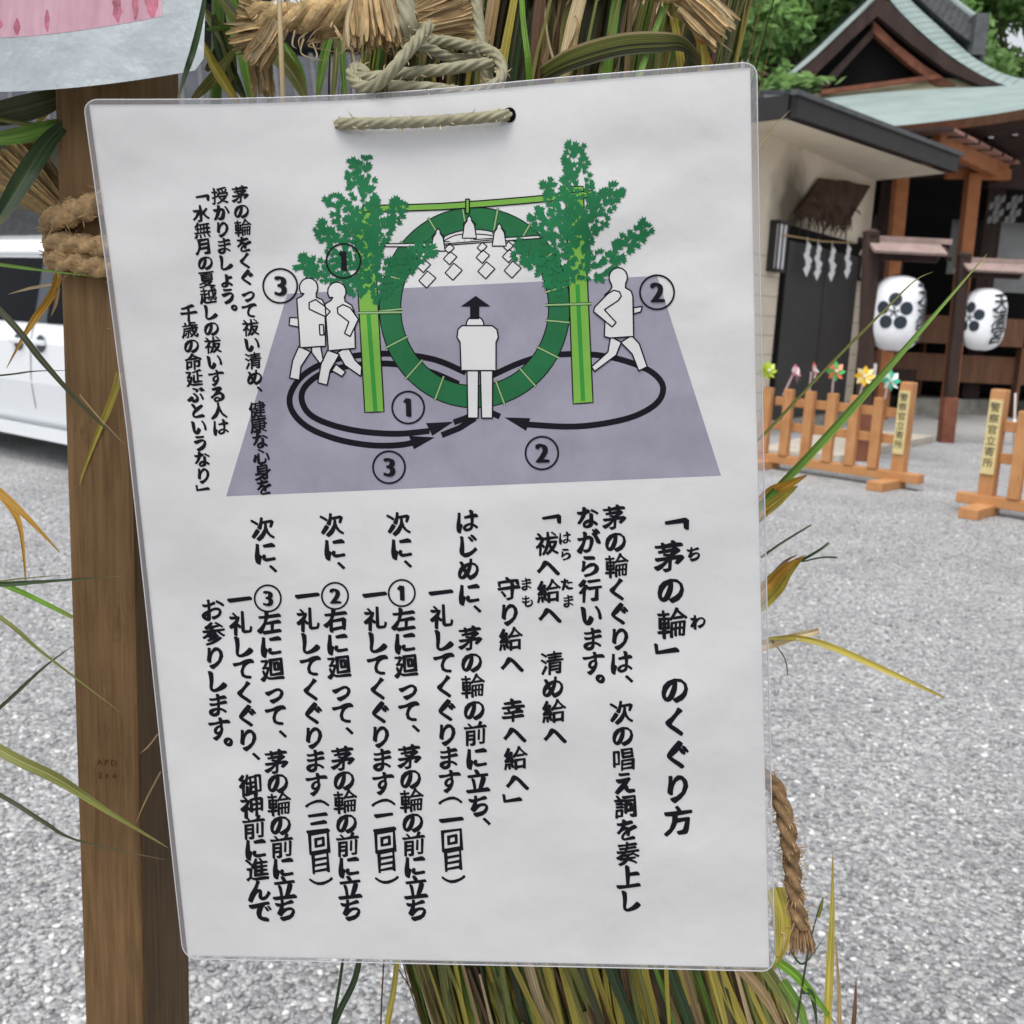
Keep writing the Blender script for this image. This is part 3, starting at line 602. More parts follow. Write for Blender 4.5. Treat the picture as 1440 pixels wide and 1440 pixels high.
# ---------------------------------------------------------------- ropes and fuzz
def fuzz(mb, pts, rad, n, ln, mi=0, wd=0.0005):
    for _ in range(n):
        i = random.randrange(len(pts) - 1); p = Vector(pts[i]).lerp(Vector(pts[i + 1]), random.random()); t = (Vector(pts[i + 1]) - Vector(pts[i])).normalized()
        o = t.orthogonal().normalized(); o.rotate(Matrix.Rotation(random.random() * 6.28, 3, t)); s = p + o * rad * .85
        e = s + (o * random.uniform(.4, 1) + t * random.uniform(-1, 1)) * ln * random.uniform(.3, 1); sd = (e - s).cross(V(0, 1, 0)).normalized() * wd / 2
        mid = (s + e) / 2 + o * ln * .1
        mb.add([s - sd, s + sd, mid + sd, mid - sd, e], [(0, 1, 2, 3), (3, 2, 4)], mi)
def pxpath(L, n=8): return smooth_pts([P(*a) for a in L], n)
def rope(name, L, rpx, m, parent=None, lobes=3, pitch=0.03, depth=.3, nfuzz=0, fl=.006, n=30, sub=18, label=None, m2=None):
    pts = pxpath(L, sub); z = sum(a[2] for a in L) / len(L); r = rpx * z / F
    mb = MB(); mb.tube(pts, r, n, 0, lobes, pitch, depth)
    if nfuzz: fuzz(mb, pts, r, nfuzz, fl, 1)
    return mb.build(name, [m, m2 or m], parent, smooth=True, label=label)

# green-grey paper cord that hangs the notice
cord = thing('hanging_cord', 'twisted grey green paper cord knotted above and threaded through the white notice', 'cord', P(600, 110, 0.5))
zt = lambda x, y: sign_z(x, y)
rope('cord_strand', [(476, 176, zt(476, 176) + .003), (483, 174, zt(483, 174) - .003), (520, 173.5, zt(520, 173) - .0045), (600, 171, zt(600, 171) - .0048), (680, 165, zt(680, 165) - .0042), (708, 162, zt(708, 162) - .003), (716, 162, zt(716, 162) + .004)], 8.3, M['twine'], cord, 5, .030, .36, 40, .004, m2=M['leaf_straw'])
D = .475
rope('cord_strand', [(497, 108, D), (518, 110, D), (552, 105, D), (622, 98, D), (680, 90, D), (694, 93, D + .01)], 8.6, M['twine'], cord, 5, .032, .36, 25, .004, m2=M['leaf_straw'])
rope('cord_strand', [(676, 66, D + .012), (698, 79, D + .004), (706, 100, D), (695, 120, D - .004), (657, 130, D - .002), (605, 124, D - .002), (545, 121, D - .004)], 8.6, M['twine'], cord, 5, .032, .36, 25, .004, m2=M['leaf_straw'])
rope('cord_strand', [(604, 36, D), (588, 55, D - .006), (570, 76, D - .012), (546, 105, D - .012), (524, 122, D - .008), (505, 120, D - .004), (494, 106, D), (502, 96, D + .004), (514, 104, D + .002), (520, 122, D + .006), (505, 140, D + .012)], 9, M['twine'], cord, 5, .032, .36, 35, .004, m2=M['leaf_straw'])
rope('cord_strand', [(566, -40, D), (570, 0, D - .004), (574, 30, D - .006), (582, 50, D)], 13, M['twine'], cord, 5, .045, .26, 15, .004, m2=M['leaf_straw'])
rope('cord_strand', [(668, -30, D + .02), (672, 20, D + .018), (680, 80, D + .014), (690, 125, D + .014)], 8.3, M['twine'], cord, 5, .032, .36, 10, .004, m2=M['leaf_straw'])
rope('cord_strand', [(585, 60, D + .02), (622, 58, D + .026), (668, 67, D + .022), (684, 76, D + .014)], 8.4, M['twine'], cord, 5, .032, .36, 10, .004, m2=M['leaf_straw'])
rope('cord_strand', [(588, 62, D + .018), (610, 72, D + .024), (642, 83, D + .03), (672, 80, D + .03)], 8, M['twine'], cord, 5, .032, .36, 10, .004, m2=M['leaf_straw'])

# ---------------------------------------------------------------- the grass wreath (large ring; its left limb stands behind the notice)
RC = 1.28; RM = 0.118
c0 = P(738, 60, 0.665)
WC = V(c0.x + RC + 0.005, c0.y + 0.01, 1.44)             # ring centre
wreath = thing('grass_wreath', 'tall ring of bundled green and brown reed grass standing behind the notice', 'wreath', V(WC.x, WC.y, WC.z - RC - RM))
def ringpt(phi, al, r):                                   # phi along the ring (pi = left limb), al round the tube (0 = towards camera)
    rad = V(math.cos(phi), 0, math.sin(phi)); return WC + rad * RC + (V(0, -1, 0) * math.cos(al) + rad * math.sin(al)) * r
mb = MB(); mb.tube([WC + V(math.cos(t), 0, math.sin(t)) * RC for t in [2 * math.pi * i / 96 for i in range(97)]], RM * .9, 20)
mb.build('reed_core', M['straw_core'], wreath, smooth=True)
MK = ['leaf_dark', 'leaf_shade', 'leaf_olive', 'leaf_green', 'leaf_yellow', 'leaf_tan', 'leaf_brown', 'leaf_purple', 'leaf_straw']
MW2 = [9, 9, 26, 11, 20, 13, 8, 4, 6]
MW = [20, 34, 22, 6, 8, 8, 18, 4, 2]  # upper reeds weighted to dark blades, their shade put into the colours
def ribbon(mb, pts, w, mi=0, face=V(0, -1, 0), fold=0.25, tipw=0.15):
    pts = [Vector(p) for p in pts]; k = len(pts); vs = []; uvs = []; ou, ov = random.randrange(60), random.randrange(60)
    for i, p in enumerate(pts):
        t = (pts[min(i + 1, k - 1)] - pts[max(i - 1, 0)]).normalized(); f = (face - t * face.dot(t)).normalized(); s = t.cross(f)
        u = i / (k - 1); ww = w * (w and (1 if isinstance(w, float) else 1)) if False else (w[i] if isinstance(w, list) else w * min(1, tipw + (1 - u) * 2.2) * min(1, .55 + u * 3))
        vs += [p - s * ww / 2, p - f * ww * fold, p + s * ww / 2]; uvs += [(ou + .02, ov + u * .98), (ou + .5, ov + u * .98), (ou + .98, ov + u * .98)]
    fs = []
    for i in range(k - 1): fs += [(3 * i, 3 * i + 1, 3 * i + 4, 3 * i + 3), (3 * i + 1, 3 * i + 2, 3 * i + 5, 3 * i + 4)]
    mb.add(vs, fs, mi); mb.uv = (mb.uv or []) + uvs if len(mb.v) < 3000 else (mb.uv.extend(uvs) or mb.uv)
mb = MB()
def reed(phi0, dirn, layer):
    L = random.uniform(.22, .6); al = random.uniform(-1.75, 1.75) * (.8 if math.sin(phi0) > -.05 else 1); r0 = (RM * random.uniform(.88, 1.0) + layer * .007) * (.90 if math.sin(phi0) > -.05 else 1.0)
    low_ = math.sin(phi0) < -.1; mi = random.choices(range(9), MW2 if low_ else MW)[0]; wd = random.choice((.003, .004, .005, .007, .011) if low_ else (.003, .005, .006, .008, .011)); dal = random.gauss(0, .22); lift = max(0, random.gauss(0, .012)) * (0 if math.sin(phi0) > -.12 else 1)
    pts = []
    for i in range(8):
        u = i / 7; p = ringpt(phi0 + dirn * u * L / RC, al + dal * u, r0 + lift * u * u + .002 * math.sin(6 * u + phi0 * 50)); sa = math.sin(al)
        if math.cos(phi0) < -.6 and p.z < 1.25: p.x += (-.05 * min(max(.3 + sa, 0), 1) - .06 * max(-sa - .1, 0)) * (1.25 - p.z)
        pts.append(p)
    face = (pts[3] - (WC + V(math.cos(phi0), 0, math.sin(phi0)) * RC)).normalized()
    ribbon(mb, pts, wd, mi, face)
for layer in range(3):
    for i in range(1900):                                 # left limb, dense
        phi = math.pi + random.uniform(-.62, .50); reed(phi, 1 if random.random() < .8 else -1, layer)
for i in range(2600):
    reed(random.uniform(0, 2 * math.pi), 1, 0)
mb.build('reed_bundle', [M[k] for k in MK], wreath)

# stray blades that stick out of the wreath, each a part
def blade(L, wpx, m, parent, sub=6, fold=.2, name='grass_blade', tipw=.1, taper=None):
    pts = pxpath(L, sub); z = L[0][2]; mb = MB()
    w = wpx * z / F; k = len(pts)
    if taper is None: W = [w * min(1, .06 + (1 - i / (k - 1)) * 1.8) for i in range(k)]
    elif taper == 'mid': W = [w * (.15 + .85 * math.sin(math.pi * min(max(i / (k - 1), .03), .985)) ** .7) for i in range(k)]
    else: W = [w * taper[0] + (taper[1] - taper[0]) * w * i / (k - 1) for i in range(k)]
    view = (CAM - pts[k // 2]).normalized()
    ribbon(mb, pts, W, 0, view, fold); return mb.build(name, m, parent)
Z = .58
blade([(1040, 745, Z), (1078, 703, Z), (1150, 628, Z - .02), (1245, 522, Z - .04), (1320, 436, Z - .05), (1388, 357, Z - .05)], 11, M['leaf_green'], wreath, taper=None)
blade([(1040, 640, Z), (1076, 609, Z), (1160, 520, Z - .02), (1240, 440, Z - .04), (1285, 396, Z - .05), (1312, 382, Z - .05)], 4, M['leaf_olive'], wreath)
blade([(1050, 735, Z), (1080, 700, Z), (1105, 684, Z - .01), (1135, 668, Z - .02)], 22, M['leaf_ochre'], wreath)
blade([(1045, 745, Z + .01), (1078, 716, Z), (1104, 696, Z - .01), (1122, 683, Z - .02)], 16, M['leaf_yellow'], wreath)
blade([(1050, 860, Z), (1080, 833, Z), (1105, 803, Z - .01), (1128, 785, Z - .02)], 30, M['leaf_yellow'], wreath)
blade([(1055, 850, Z - .004), (1082, 822, Z - .004), (1108, 796, Z - .014), (1133, 781, Z - .02)], 14, M['leaf_ochre'], wreath)
blade([(1080, 815, Z), (1104, 790, Z), (1122, 780, Z)], 5, M['leaf_brown'], wreath)
blade([(1120, 792, Z - .01), (1150, 775, Z - .02), (1166, 763, Z - .02)], 4, M['leaf_dark'], wreath, taper=(1, .8))
blade([(1128, 790, Z - .01), (1155, 784, Z - .02), (1178, 784, Z - .02)], 3, M['leaf_dark'], wreath, taper=(.6, 1))
blade([(1070, 784, Z), (1100, 763, Z), (1141, 738, Z)], 4, M['leaf_shade'], wreath, taper=(1, .6))
blade([(1060, 912, Z), (1085, 905, Z), (1120, 895, Z - .01), (1152, 887, Z - .01)], 16, M['leaf_straw'], wreath, taper=(1, .5))
blade([(1080, 898, Z), (1120, 897, Z - .01), (1170, 910, Z - .02), (1250, 945, Z - .04), (1328, 981, Z - .05)], 9, M['leaf_yellow'], wreath, taper='mid')
blade([(1060, 215, Z - .06), (1085, 182, Z - .07), (1113, 153, Z - .08)], 3, M['leaf_straw'], wreath)
blade([(1085, 900, Z), (1103, 925, Z), (1108, 950, Z)], 1.5, M['leaf_dark'], wreath, taper=(1, 1))
# bottom-right tuft
for L, w_, k in ((([(1162, 1480, Z), (1166, 1380, Z), (1170, 1290, Z), (1171, 1200, Z)]), 11, 'leaf_yellow'), ([(1182, 1480, Z), (1180, 1400, Z), (1175, 1322, Z)], 6, 'leaf_tan'), ([(1198, 1470, Z), (1202, 1420, Z), (1204, 1376, Z)], 6, 'leaf_brown'),
                 ([(1090, 1350, Z), (1120, 1372, Z), (1150, 1408, Z), (1175, 1440, Z)], 13, 'leaf_bright'), ([(1100, 1380, Z), (1125, 1420, Z), (1140, 1470, Z)], 15, 'leaf_green'), ([(1128, 1394, Z), (1142, 1400, Z), (1150, 1450, Z)], 8, 'leaf_dark'),
                 ([(1120, 1440, Z), (1138, 1330, Z), (1158, 1258, Z)], 3, 'leaf_shade'), ([(1108, 1330, Z), (1125, 1355, Z), (1140, 1345, Z), (1163, 1312, Z)], 3, 'leaf_dark'), ([(1090, 1250, Z - .0), (1100, 1290, Z), (1098, 1330, Z), (1088, 1365, Z)], 26, 'leaf_yellow'), ([(1085, 1290, Z + .01), (1110, 1310, Z), (1100, 1345, Z)], 22, 'leaf_straw'),
                 ([(1150, 1290, Z), (1158, 1262, Z)], 6, 'leaf_olive'), ([(1060, 1340, Z), (1100, 1400, Z), (1128, 1470, Z)], 18, 'leaf_olive'), ([(1020, 1340, Z), (1075, 1400, Z), (1110, 1470, Z)], 16, 'leaf_tan')):
    blade(L, w_, M[k], wreath)
# bottom-left loose blades
for L, w_, k in (([(484, 1335, Z), (478, 1380, Z), (468, 1440, Z), (462, 1490, Z)], 5, 'leaf_dark'), ([(508, 1335, Z), (498, 1380, Z), (474, 1430, Z), (455, 1490, Z)], 10, 'leaf_dark'), ([(541, 1335, Z), (537, 1400, Z), (534, 1490, Z)], 2.5, 'leaf_brown'), ([(560, 1330, Z), (554, 1390, Z), (545, 1440, Z), (538, 1500, Z)], 9, 'leaf_yellow')):
    blade(L, w_, M[k], wreath, taper=(.8, 1))
# top: bent sheaf and upright blades over the reeds
for i in range(9):
    o = i * 3.4 - 12
    blade([(748 + i, 112 + o * .5, .56), (800, 83 + o, .55), (870, 62 + o, .545), (930, 58 + o * .9, .55), (962, 62 + o * .6, .56), (985, 80 + i * 2, .57)], 5.5, M[random.choice(['leaf_olive', 'leaf_straw', 'leaf_olive', 'leaf_tan', 'leaf_shade'])], wreath, taper=(1, .8))
for L, w_, k in (([(746, 130, .54), (742, 80, .53), (736, 30, .53), (732, -30, .53)], 9, 'leaf_bright'), ([(898, 110, .55), (915, 60, .55), (930, 20, .55), (945, -20, .55)], 9, 'leaf_green'), ([(990, 100, .57), (985, 50, .57), (975, -20, .57)], 16, 'leaf_yellow'), ([(1000, 95, .58), (985, 60, .57), (960, 10, .57), (945, -20, .57)], 9, 'leaf_ochre'),
                 ([(780, 90, .56), (770, 50, .56), (764, -10, .56)], 4, 'leaf_straw'), ([(860, 110, .58), (852, 40, .58), (830, -20, .58)], 22, 'leaf_olive'), ([(890, 110, .585), (882, 60, .585), (872, -20, .585)], 14, 'leaf_tan'), ([(925, 105, .575), (928, 50, .575), (932, -20, .575)], 12, 'leaf_olive'), ([(960, 100, .58), (950, 40, .58), (935, -20, .58)], 12, 'leaf_yellow'), ([(810, 110, .585), (800, 60, .585), (770, -20, .585)], 20, 'leaf_shade'), ([(730, 120, .6), (722, 60, .6), (700, -20, .6)], 20, 'leaf_shade'),
                 ([(800, 70, .555), (812, 40, .55), (808, 22, .55)], 5, 'leaf_tan')):
    blade(L, w_, M[k], wreath, taper=(1, .75))
# jute tail at the lower right
tail = rope('jute_rope_end', [(1060, 1085, .52), (1088, 1105, .515), (1104, 1150, .51), (1112, 1200, .51), (1117, 1250, .51), (1126, 1305, .51)], 13, M['jute_dark'], None, 3, .032, .48, 200, .007, m2=M['leaf_tan'])
tag(tail, 'brown twisted jute rope end hanging beside the lower right edge of the notice', 'rope')
mb = MB()
for i in range(110):
    a = random.uniform(-1, 1); s = P(1126 + a * 10, 1300 + random.uniform(-6, 8), .51 + random.uniform(-.003, .003)); e = P(1128 + a * 20, 1338 + random.uniform(-12, 8), .51 + random.uniform(-.006, .006))
    ribbon(mb, [s, s.lerp(e, .5), e], .0011, 0)
fr = mb.build('frayed_tuft', M['jute_dark'], tail)

# straw rope (braided) across the top of the wreath
def straw_tuft(name, parent, base, tip, w0, w1, n, m, z=None, wd=.0022):
    mb = MB(); b = Vector(base); t = Vector(tip); d = t - b; nn = d.cross(V(0, 1, 0)).normalized(); yv = V(0, 1, 0)
    for i in range(n):
        a = random.uniform(-1, 1); c = random.uniform(-1, 1); k = math.sqrt(max(0, 1 - a * a))
        s = b + nn * a * w0 + yv * c * k * w0; e = b + d * random.uniform(.75, 1.06) + nn * (a * w1 + random.gauss(0, w1 * .12)) + yv * c * k * w1
        mid = s.lerp(e, .5) + nn * random.gauss(0, w0 * .1)
        ribbon(mb, smooth_pts([s, mid, e], 4), wd * random.uniform(.5, 1.2), random.randrange(len(m)), tipw=.5)
    return mb.build(name, m, parent)
STR = [M['straw'], M['leaf_straw'], M['leaf_tan']]
srope = thing('straw_rope', 'thick braided tan straw rope bound across the wreath above the notice', 'rope', P(640, 20, .56))
def braid(L, rpx, parent, name='braided_length', strands=3, amp=.55):
    pts = pxpath(L, 20); z = L[0][2]; r = rpx * z / F; mb = MB(); k = len(pts); s = [0]
    for i in range(1, k): s.append(s[-1] + (pts[i] - pts[i - 1]).length)
    for q_ in range(strands):
        path = []; ph = 2 * math.pi * q_ / strands
        for i, p in enumerate(pts):
            t = (pts[min(i + 1, k - 1)] - pts[max(i - 1, 0)]).normalized(); a = t.cross(V(0, 1, 0)).normalized(); b = t.cross(a)
            w_ = 2 * math.pi * s[i] / (r * 5.2) + ph; path.append(p + a * math.sin(w_) * r * amp + b * math.cos(w_) * r * amp)
        mb.tube(path, r * .58, 32, 0, 11, r * 12, .20); fuzz(mb, path, r * .56, 90, .011, 1, .0009)
    return mb.build(name, STR[:2], parent, smooth=True)
braid([(352, 24, .55), (400, 26, .55), (440, 22, .55), (490, 14, .55), (545, 6, .55), (600, -4, .55), (660, -22, .56)], 19, srope)
straw_tuft('loose_end', srope, P(372, 24, .55), P(334, 20, .55), .004, .010, 40, STR); straw_tuft('loose_end', srope, P(385, 40, .55), P(324, 52, .55), .005, .008, 40, STR)
straw_tuft('loose_end', srope, P(392, 32, .545), P(356, 92, .55), .006, .007, 60, STR); straw_tuft('loose_end', srope, P(363, 80, .56), P(372, 135, .57), .005, .006, 30, STR)
straw_tuft('loose_end', srope, P(522, -5, .53), P(528, 66, .53), .011, .013, 130, STR); straw_tuft('cut_end', srope, P(590, 34, .535), P(664, 14, .54), .010, .016, 170, [M['leaf_tan'], M['straw'], M['leaf_tan']])
braid([(445, 38, .565), (490, 34, .565), (540, 46, .565), (600, 30, .565)], 17, srope)
braid([(640, -8, .58), (760, -22, .56), (880, -22, .55), (975, -8, .55), (1000, 20, .57)], 17, srope)
straw_tuft('loose_end', srope, P(965, 0, .55), P(1020, 52, .55), .009, .010, 50, STR)
blade([(1000, 40, .55), (1012, 58, .55), (1032, 74, .55)], 2.5, M['leaf_straw'], srope, name='loose_stalk'); blade([(1003, 70, .55), (1020, 30, .55), (1028, -20, .55)], 2, M['leaf_olive'], srope, name='loose_stalk')
for _ in range(26):
    x = random.uniform(380, 690); y = 40 + random.uniform(-10, 20); blade([(x, y, .545), (x + random.uniform(-22, 22), y + random.uniform(6, 22), .54), (x + random.uniform(-40, 40), y + random.uniform(14, 40), .54)], 2, M[random.choice(['leaf_straw', 'leaf_tan'])], srope, name='loose_stalk')
# thin pale cane crossing in front of the rope
mb = MB(); mb.tube(pxpath([(392, -30, .5), (395, 60, .5), (398, 136, .505), (399, 170, .51)]), .0013, 8)
tag(mb.build('thin_cane', M['leaf_straw'], smooth=True), 'thin upright pale cane in front of the straw rope, left of the cord', 'cane')

# ---------------------------------------------------------------- timber post on the left
e = P(192, 900, .60)                                       # its front right edge
PX0, PX1, PY0, PY1 = e.x - .038, e.x, e.y, e.y + .089
post = thing('timber_post', 'brown planed timber post standing on the gravel left of the notice', 'post', ((PX0 + PX1) / 2, (PY0 + PY1) / 2, 0))
mb = MB(); mb.box(((PX0 + PX1) / 2, (PY0 + PY1) / 2, 1.35), (.038, .089, 2.7)); mb.build('post_shaft', M['post'], post, bevel=.0025)
mb = MB(); sx, sz = P(137, 1087, .6), P(138, 1108, .6)
for tx, cz, sz_ in (('APD', sx.z, .0052), ('2x4', sz.z, .0052)):
    for k, ch in enumerate(tx):
        put_glyph(mb, ch, sx.x - .0045 + k * .0042, cz, sz_, (1, 0), (0, 1), lambda x, y, l: V(x, PY0 - .0003 - l, y), 0, 0)
mb.build('stamp_mark', M['stamp'], post)
# rope wound round the post
prope = thing('post_rope', 'fuzzy brown straw rope wound twice round the timber post with a brush-like tail', 'rope', (PX0, PY0, 1.45))
def around(z0, z1, r, turns=1.0, off=.0, tilt=0):
    pts = []; cx_, cy_ = (PX0 + PX1) / 2, (PY0 + PY1) / 2; a, b = .019 + r * .8, .0445 + r * .8; N = int(40 * turns)
    for i in range(N + 1):
        t = 2 * math.pi * turns * i / N + math.pi + off; c, s = math.cos(t), math.sin(t); k = 6
        rr = (abs(c / a) ** k + abs(s / b) ** k) ** (-1 / k); pts.append(V(cx_ + c * rr, cy_ + s * rr, z0 + (z1 - z0) * i / N + tilt * c * rr))
    return pts
zr = lambda y: P(100, y, .6).z
for za, zb, rr, tl_ in ((zr(303), zr(300), .0075, .38), (zr(350), zr(352), .0068, -.05), (zr(374), zr(376), .0068, -.12)):
    pts = smooth_pts(around(za, zb, rr, 1.0, tilt=tl_), 3); mb = MB(); mb.tube(pts, rr, 36, 0, 3, .030, .50); fuzz(mb, pts, rr, 420, .007, 1, .0006)
    mb.build('rope_turn', [M['jute'], M['leaf_tan']], prope, smooth=True)
z6 = .585
straw_tuft('brush_tail', prope, P(92, 302, z6), P(4, 212, z6 - .02), .007, .017, 260, [M['leaf_tan'], M['straw'], M['straw'], M['leaf_straw']], wd=.003)
mb = MB(); mb.tube(pxpath([(70, 268, z6), (88, 296, z6), (97, 318, z6 + .005), (90, 345, z6 + .006)]), .007, 10, 0, 3, .03, .3); mb.build('rope_knot', M['jute'], prope, smooth=True)

# ---------------------------------------------------------------- grass and bamboo leaves reaching in from the left
sheaf = thing('reed_sheaf', 'sheaf of long thin reed leaves reaching across the timber post from the left', 'grass', P(-160, 500, .56))
mb = MB()
for i in range(60):
    x = -150 + random.gauss(0, 14); ribbon(mb, [V(*P(x, 700, .56).xy, 0.0) + V(random.gauss(0, .02), random.gauss(0, .02), 0), P(x + random.gauss(0, 10), 900, .56), P(x + random.gauss(0, 14), 400, .56), P(x + random.gauss(0, 30), -60, .56)], .006, i % 3)
mb.build('stalk_bundle', [M['leaf_olive'], M['leaf_tan'], M['leaf_shade']], sheaf)
for L, w_, k, tp in (([(-150, 300, .55), (0, 437, .54), (60, 508, .54), (120, 575, .545), (178, 628, .55)], 9, 'leaf_shade', None), ([(-150, 350, .55), (0, 372, .545), (60, 380, .545), (145, 390, .55)], 5, 'leaf_green', None),
                 ([(-150, 830, .55), (0, 822, .54), (60, 818, .54), (175, 810, .55)], 7, 'leaf_dark', None), ([(-150, 760, .56), (0, 820, .545), (50, 842, .545), (102, 868, .55)], 9, 'leaf_bright', (1, .6)), ([(-150, 770, .55), (0, 868, .54), (60, 918, .545), (170, 1002, .55)], 6, 'leaf_olive', None),
                 ([(-150, 960, .54), (0, 1055, .53), (80, 1095, .535), (150, 1140, .545), (236, 1192, .555)], 15, 'leaf_olive', None), ([(-150, 1040, .54), (0, 1118, .54), (60, 1155, .54), (110, 1182, .545), (232, 1209, .555)], 6, 'leaf_shade', None), ([(-60, 640, .54), (0, 692, .54), (45, 735, .54), (85, 778, .545)], 10, 'leaf_ochre', None), ([(-30, 660, .54), (5, 700, .54), (28, 740, .54), (37, 828, .545)], 10, 'leaf_ochre', None),
                 ([(-150, 540, .55), (0, 528, .545), (50, 522, .545), (110, 521, .55)], 2.5, 'leaf_shade', None), ([(-100, 1080, .56), (0, 995, .55), (60, 940, .55), (102, 908, .56)], 5, 'leaf_shade', None), ([(-100, 845, .55), (0, 818, .545), (100, 808, .55)], 2.5, 'leaf_olive', None)):
    blade(L, w_, M[k], sheaf, taper=tp, sub=8)
dry = thing('dry_leaf_wisp', 'yellowed dry grass blades caught between the timber post and notice', 'grass', P(150, 560, .57))
for L, w_, k in (([(84, 380, .585), (74, 412, .58), (48, 450, .57), (33, 474, .57), (9, 518, .57)], 10, 'leaf_ochre'), ([(72, 400, .58), (40, 406, .575), (11, 414, .57)], 4, 'leaf_straw'), ([(82, 405, .58), (78, 428, .58), (71, 446, .58)], 5, 'leaf_tan'),
                 ([(101, 432, .575), (115, 445, .572), (132, 457, .57), (158, 463, .565)], 4, 'leaf_tan'), ([(168, 525, .53), (162, 548, .55), (150, 580, .57), (140, 602, .575), (118, 660, .58), (112, 682, .58)], 10, 'leaf_yellow'), ([(112, 555, .57), (140, 588, .57), (180, 630, .56)], 2, 'leaf_tan'), ([(222, 1032, .55), (208, 1050, .56), (196, 1060, .565)], 2.5, 'leaf_tan'), ([(226, 1085, .555), (205, 1125, .57), (190, 1160, .57)], 2.5, 'leaf_tan')):
    blade(L, w_, M[k], dry)
bam = thing('bamboo_grass', 'clump of broad green bamboo leaves between the pink poster and straw rope', 'bamboo', P(330, 60, .62))
mb = MB(); mb.tube(pxpath([(300, -200, .66), (306, 60, .66), (285, 420, .70), (236, 1000, .735), (232, 1700, .74)]), .004, 8); mb.build('stem', M['leaf_green'], bam, smooth=True)
for L, w_, k in (([(306, -10, .63), (330, 20, .6), (372, 60, .58), (410, 100, .57), (430, 140, .57)], 24, 'leaf_olive'), ([(318, -30, .64), (330, 30, .63), (345, 80, .62), (356, 150, .62)], 24, 'leaf_bright'), ([(286, 60, .62), (300, 90, .61), (318, 120, .6), (338, 150, .6)], 15, 'leaf_yellow'), ([(290, 42, .62), (320, 38, .61), (350, 40, .61)], 9, 'leaf_green'), ([(330, 70, .62), (300, 110, .62), (270, 140, .62)], 15, 'leaf_olive'),
                 ([(300, 20, .64), (315, 80, .64), (345, 140, .64)], 18, 'leaf_dark'), ([(400, 60, .63), (420, 100, .63), (430, 150, .63)], 14, 'leaf_green'), ([(345, -20, .65), (330, 40, .65), (290, 100, .66)], 22, 'leaf_dark'), ([(375, -10, .66), (372, 60, .66), (380, 150, .66)], 20, 'leaf_dark'), ([(282, 10, .64), (318, 60, .64), (330, 130, .64)], 18, 'leaf_olive'),
                 ([(468, 40, .6), (456, 80, .6), (446, 140, .6)], 13, 'leaf_green'), ([(474, 50, .6), (472, 90, .6), (468, 145, .6)], 8, 'leaf_olive'), ([(480, 40, .61), (482, 90, .61), (486, 145, .61)], 9, 'leaf_green'), ([(490, 50, .6), (500, 90, .6), (515, 140, .6)], 4, 'leaf_straw')):
    blade(L, w_, M[k], bam, taper='mid', sub=8)
mb = MB(); rb = random.Random(21)
for i in range(1300):
    c = V(rb.uniform(-.62, -.22), rb.uniform(.34, .95), rb.uniform(1.80, 2.7)); a = V(rb.gauss(0, 1), rb.gauss(0, 1), rb.gauss(-.4, .5)).normalized() * rb.uniform(.05, .11); b = a.cross(V(rb.gauss(0, .4), rb.gauss(0, .4), 1)).normalized() * .011; mb.quad(c - a, c + b, c + a, c - b)
mb.build('shade_leaves', M['leaf_green'], bam)  # unseen leaves added above the frame to shade the post top
lf = thing('bamboo_spray', 'two broad dark green leaves in front of the post, under the pink poster', 'bamboo', P(80, 190, .53))
mb = MB(); mb.tube(pxpath([(-40, 160, .55), (40, 175, .55), (88, 176, .55)]), .0012, 6); mb.build('twig', M['leaf_olive'], lf)
for L, w_, k in (([(92, 170, .55), (60, 182, .54), (20, 192, .53), (-60, 200, .52)], 22, 'leaf_green'), ([(100, 168, .55), (70, 196, .54), (40, 240, .53), (12, 285, .525), (-10, 320, .52)], 26, 'leaf_dark'), ([(90, 172, .56), (70, 200, .56), (48, 212, .56), (24, 220, .56)], 8, 'leaf_straw'), ([(75, 152, .57), (60, 165, .57), (48, 176, .57)], 6, 'leaf_yellow'), ([(96, 130, .56), (60, 145, .55), (0, 160, .55), (-40, 165, .55)], 34, 'leaf_shade')):
    blade(L, w_, M[k], lf, taper='mid', sub=8)
lb = blade([(292, -30, .41), (284, 20, .412), (272, 70, .416), (262, 100, .42), (250, 138, .45)], 9, M['leaf_dark'], None, name='reed_leaf', taper='mid')
tag(lb, 'single dark green reed leaf hanging over the corner of the pink poster', 'leaf')

# ---------------------------------------------------------------- pink and white laminated poster, upper left
poster = thing('laminated_poster', 'glossy white laminated poster with faded pink panel, its lower corner at the upper left', 'poster', P(120, 60, .51))
PW = bpy.data.materials.new('poster_white'); 
PW = mat('poster_white', (0.45, 0.50, 0.53), 0.3, 0.5, var=0.18, scale=30, coat=1.0, bump=1.0, bscale=45, bdist=.004, coatrough=.12)
PK = mat('poster_pink', (0.56, 0.24, 0.32), 0.35, 0.5, var=0.18, scale=30, stretch=(2.2, 1, .35), coat=0.7, bump=0.2, bscale=30, hue=(.62, .36, .44), bdist=.003)
PR = mat('poster_rose', (0.42, 0.06, 0.12), 0.4, 0.5, var=0.5, scale=160, coat=0.6, hue=(.52, .12, .20))
def pos(x, y, l=0.0):
    z = .51 + .00006 * (x - 120) + .004 * math.sin(x * .013) + .0006 * mnoise.noise(Vector((x * .02, y * .015, 4)))
    return P(x, y, z - l)
def pbot(x): return 129 - .00010 * max(x, 0) ** 2 - .045 * max(x, 0) + (.0 if x < 0 else 0)
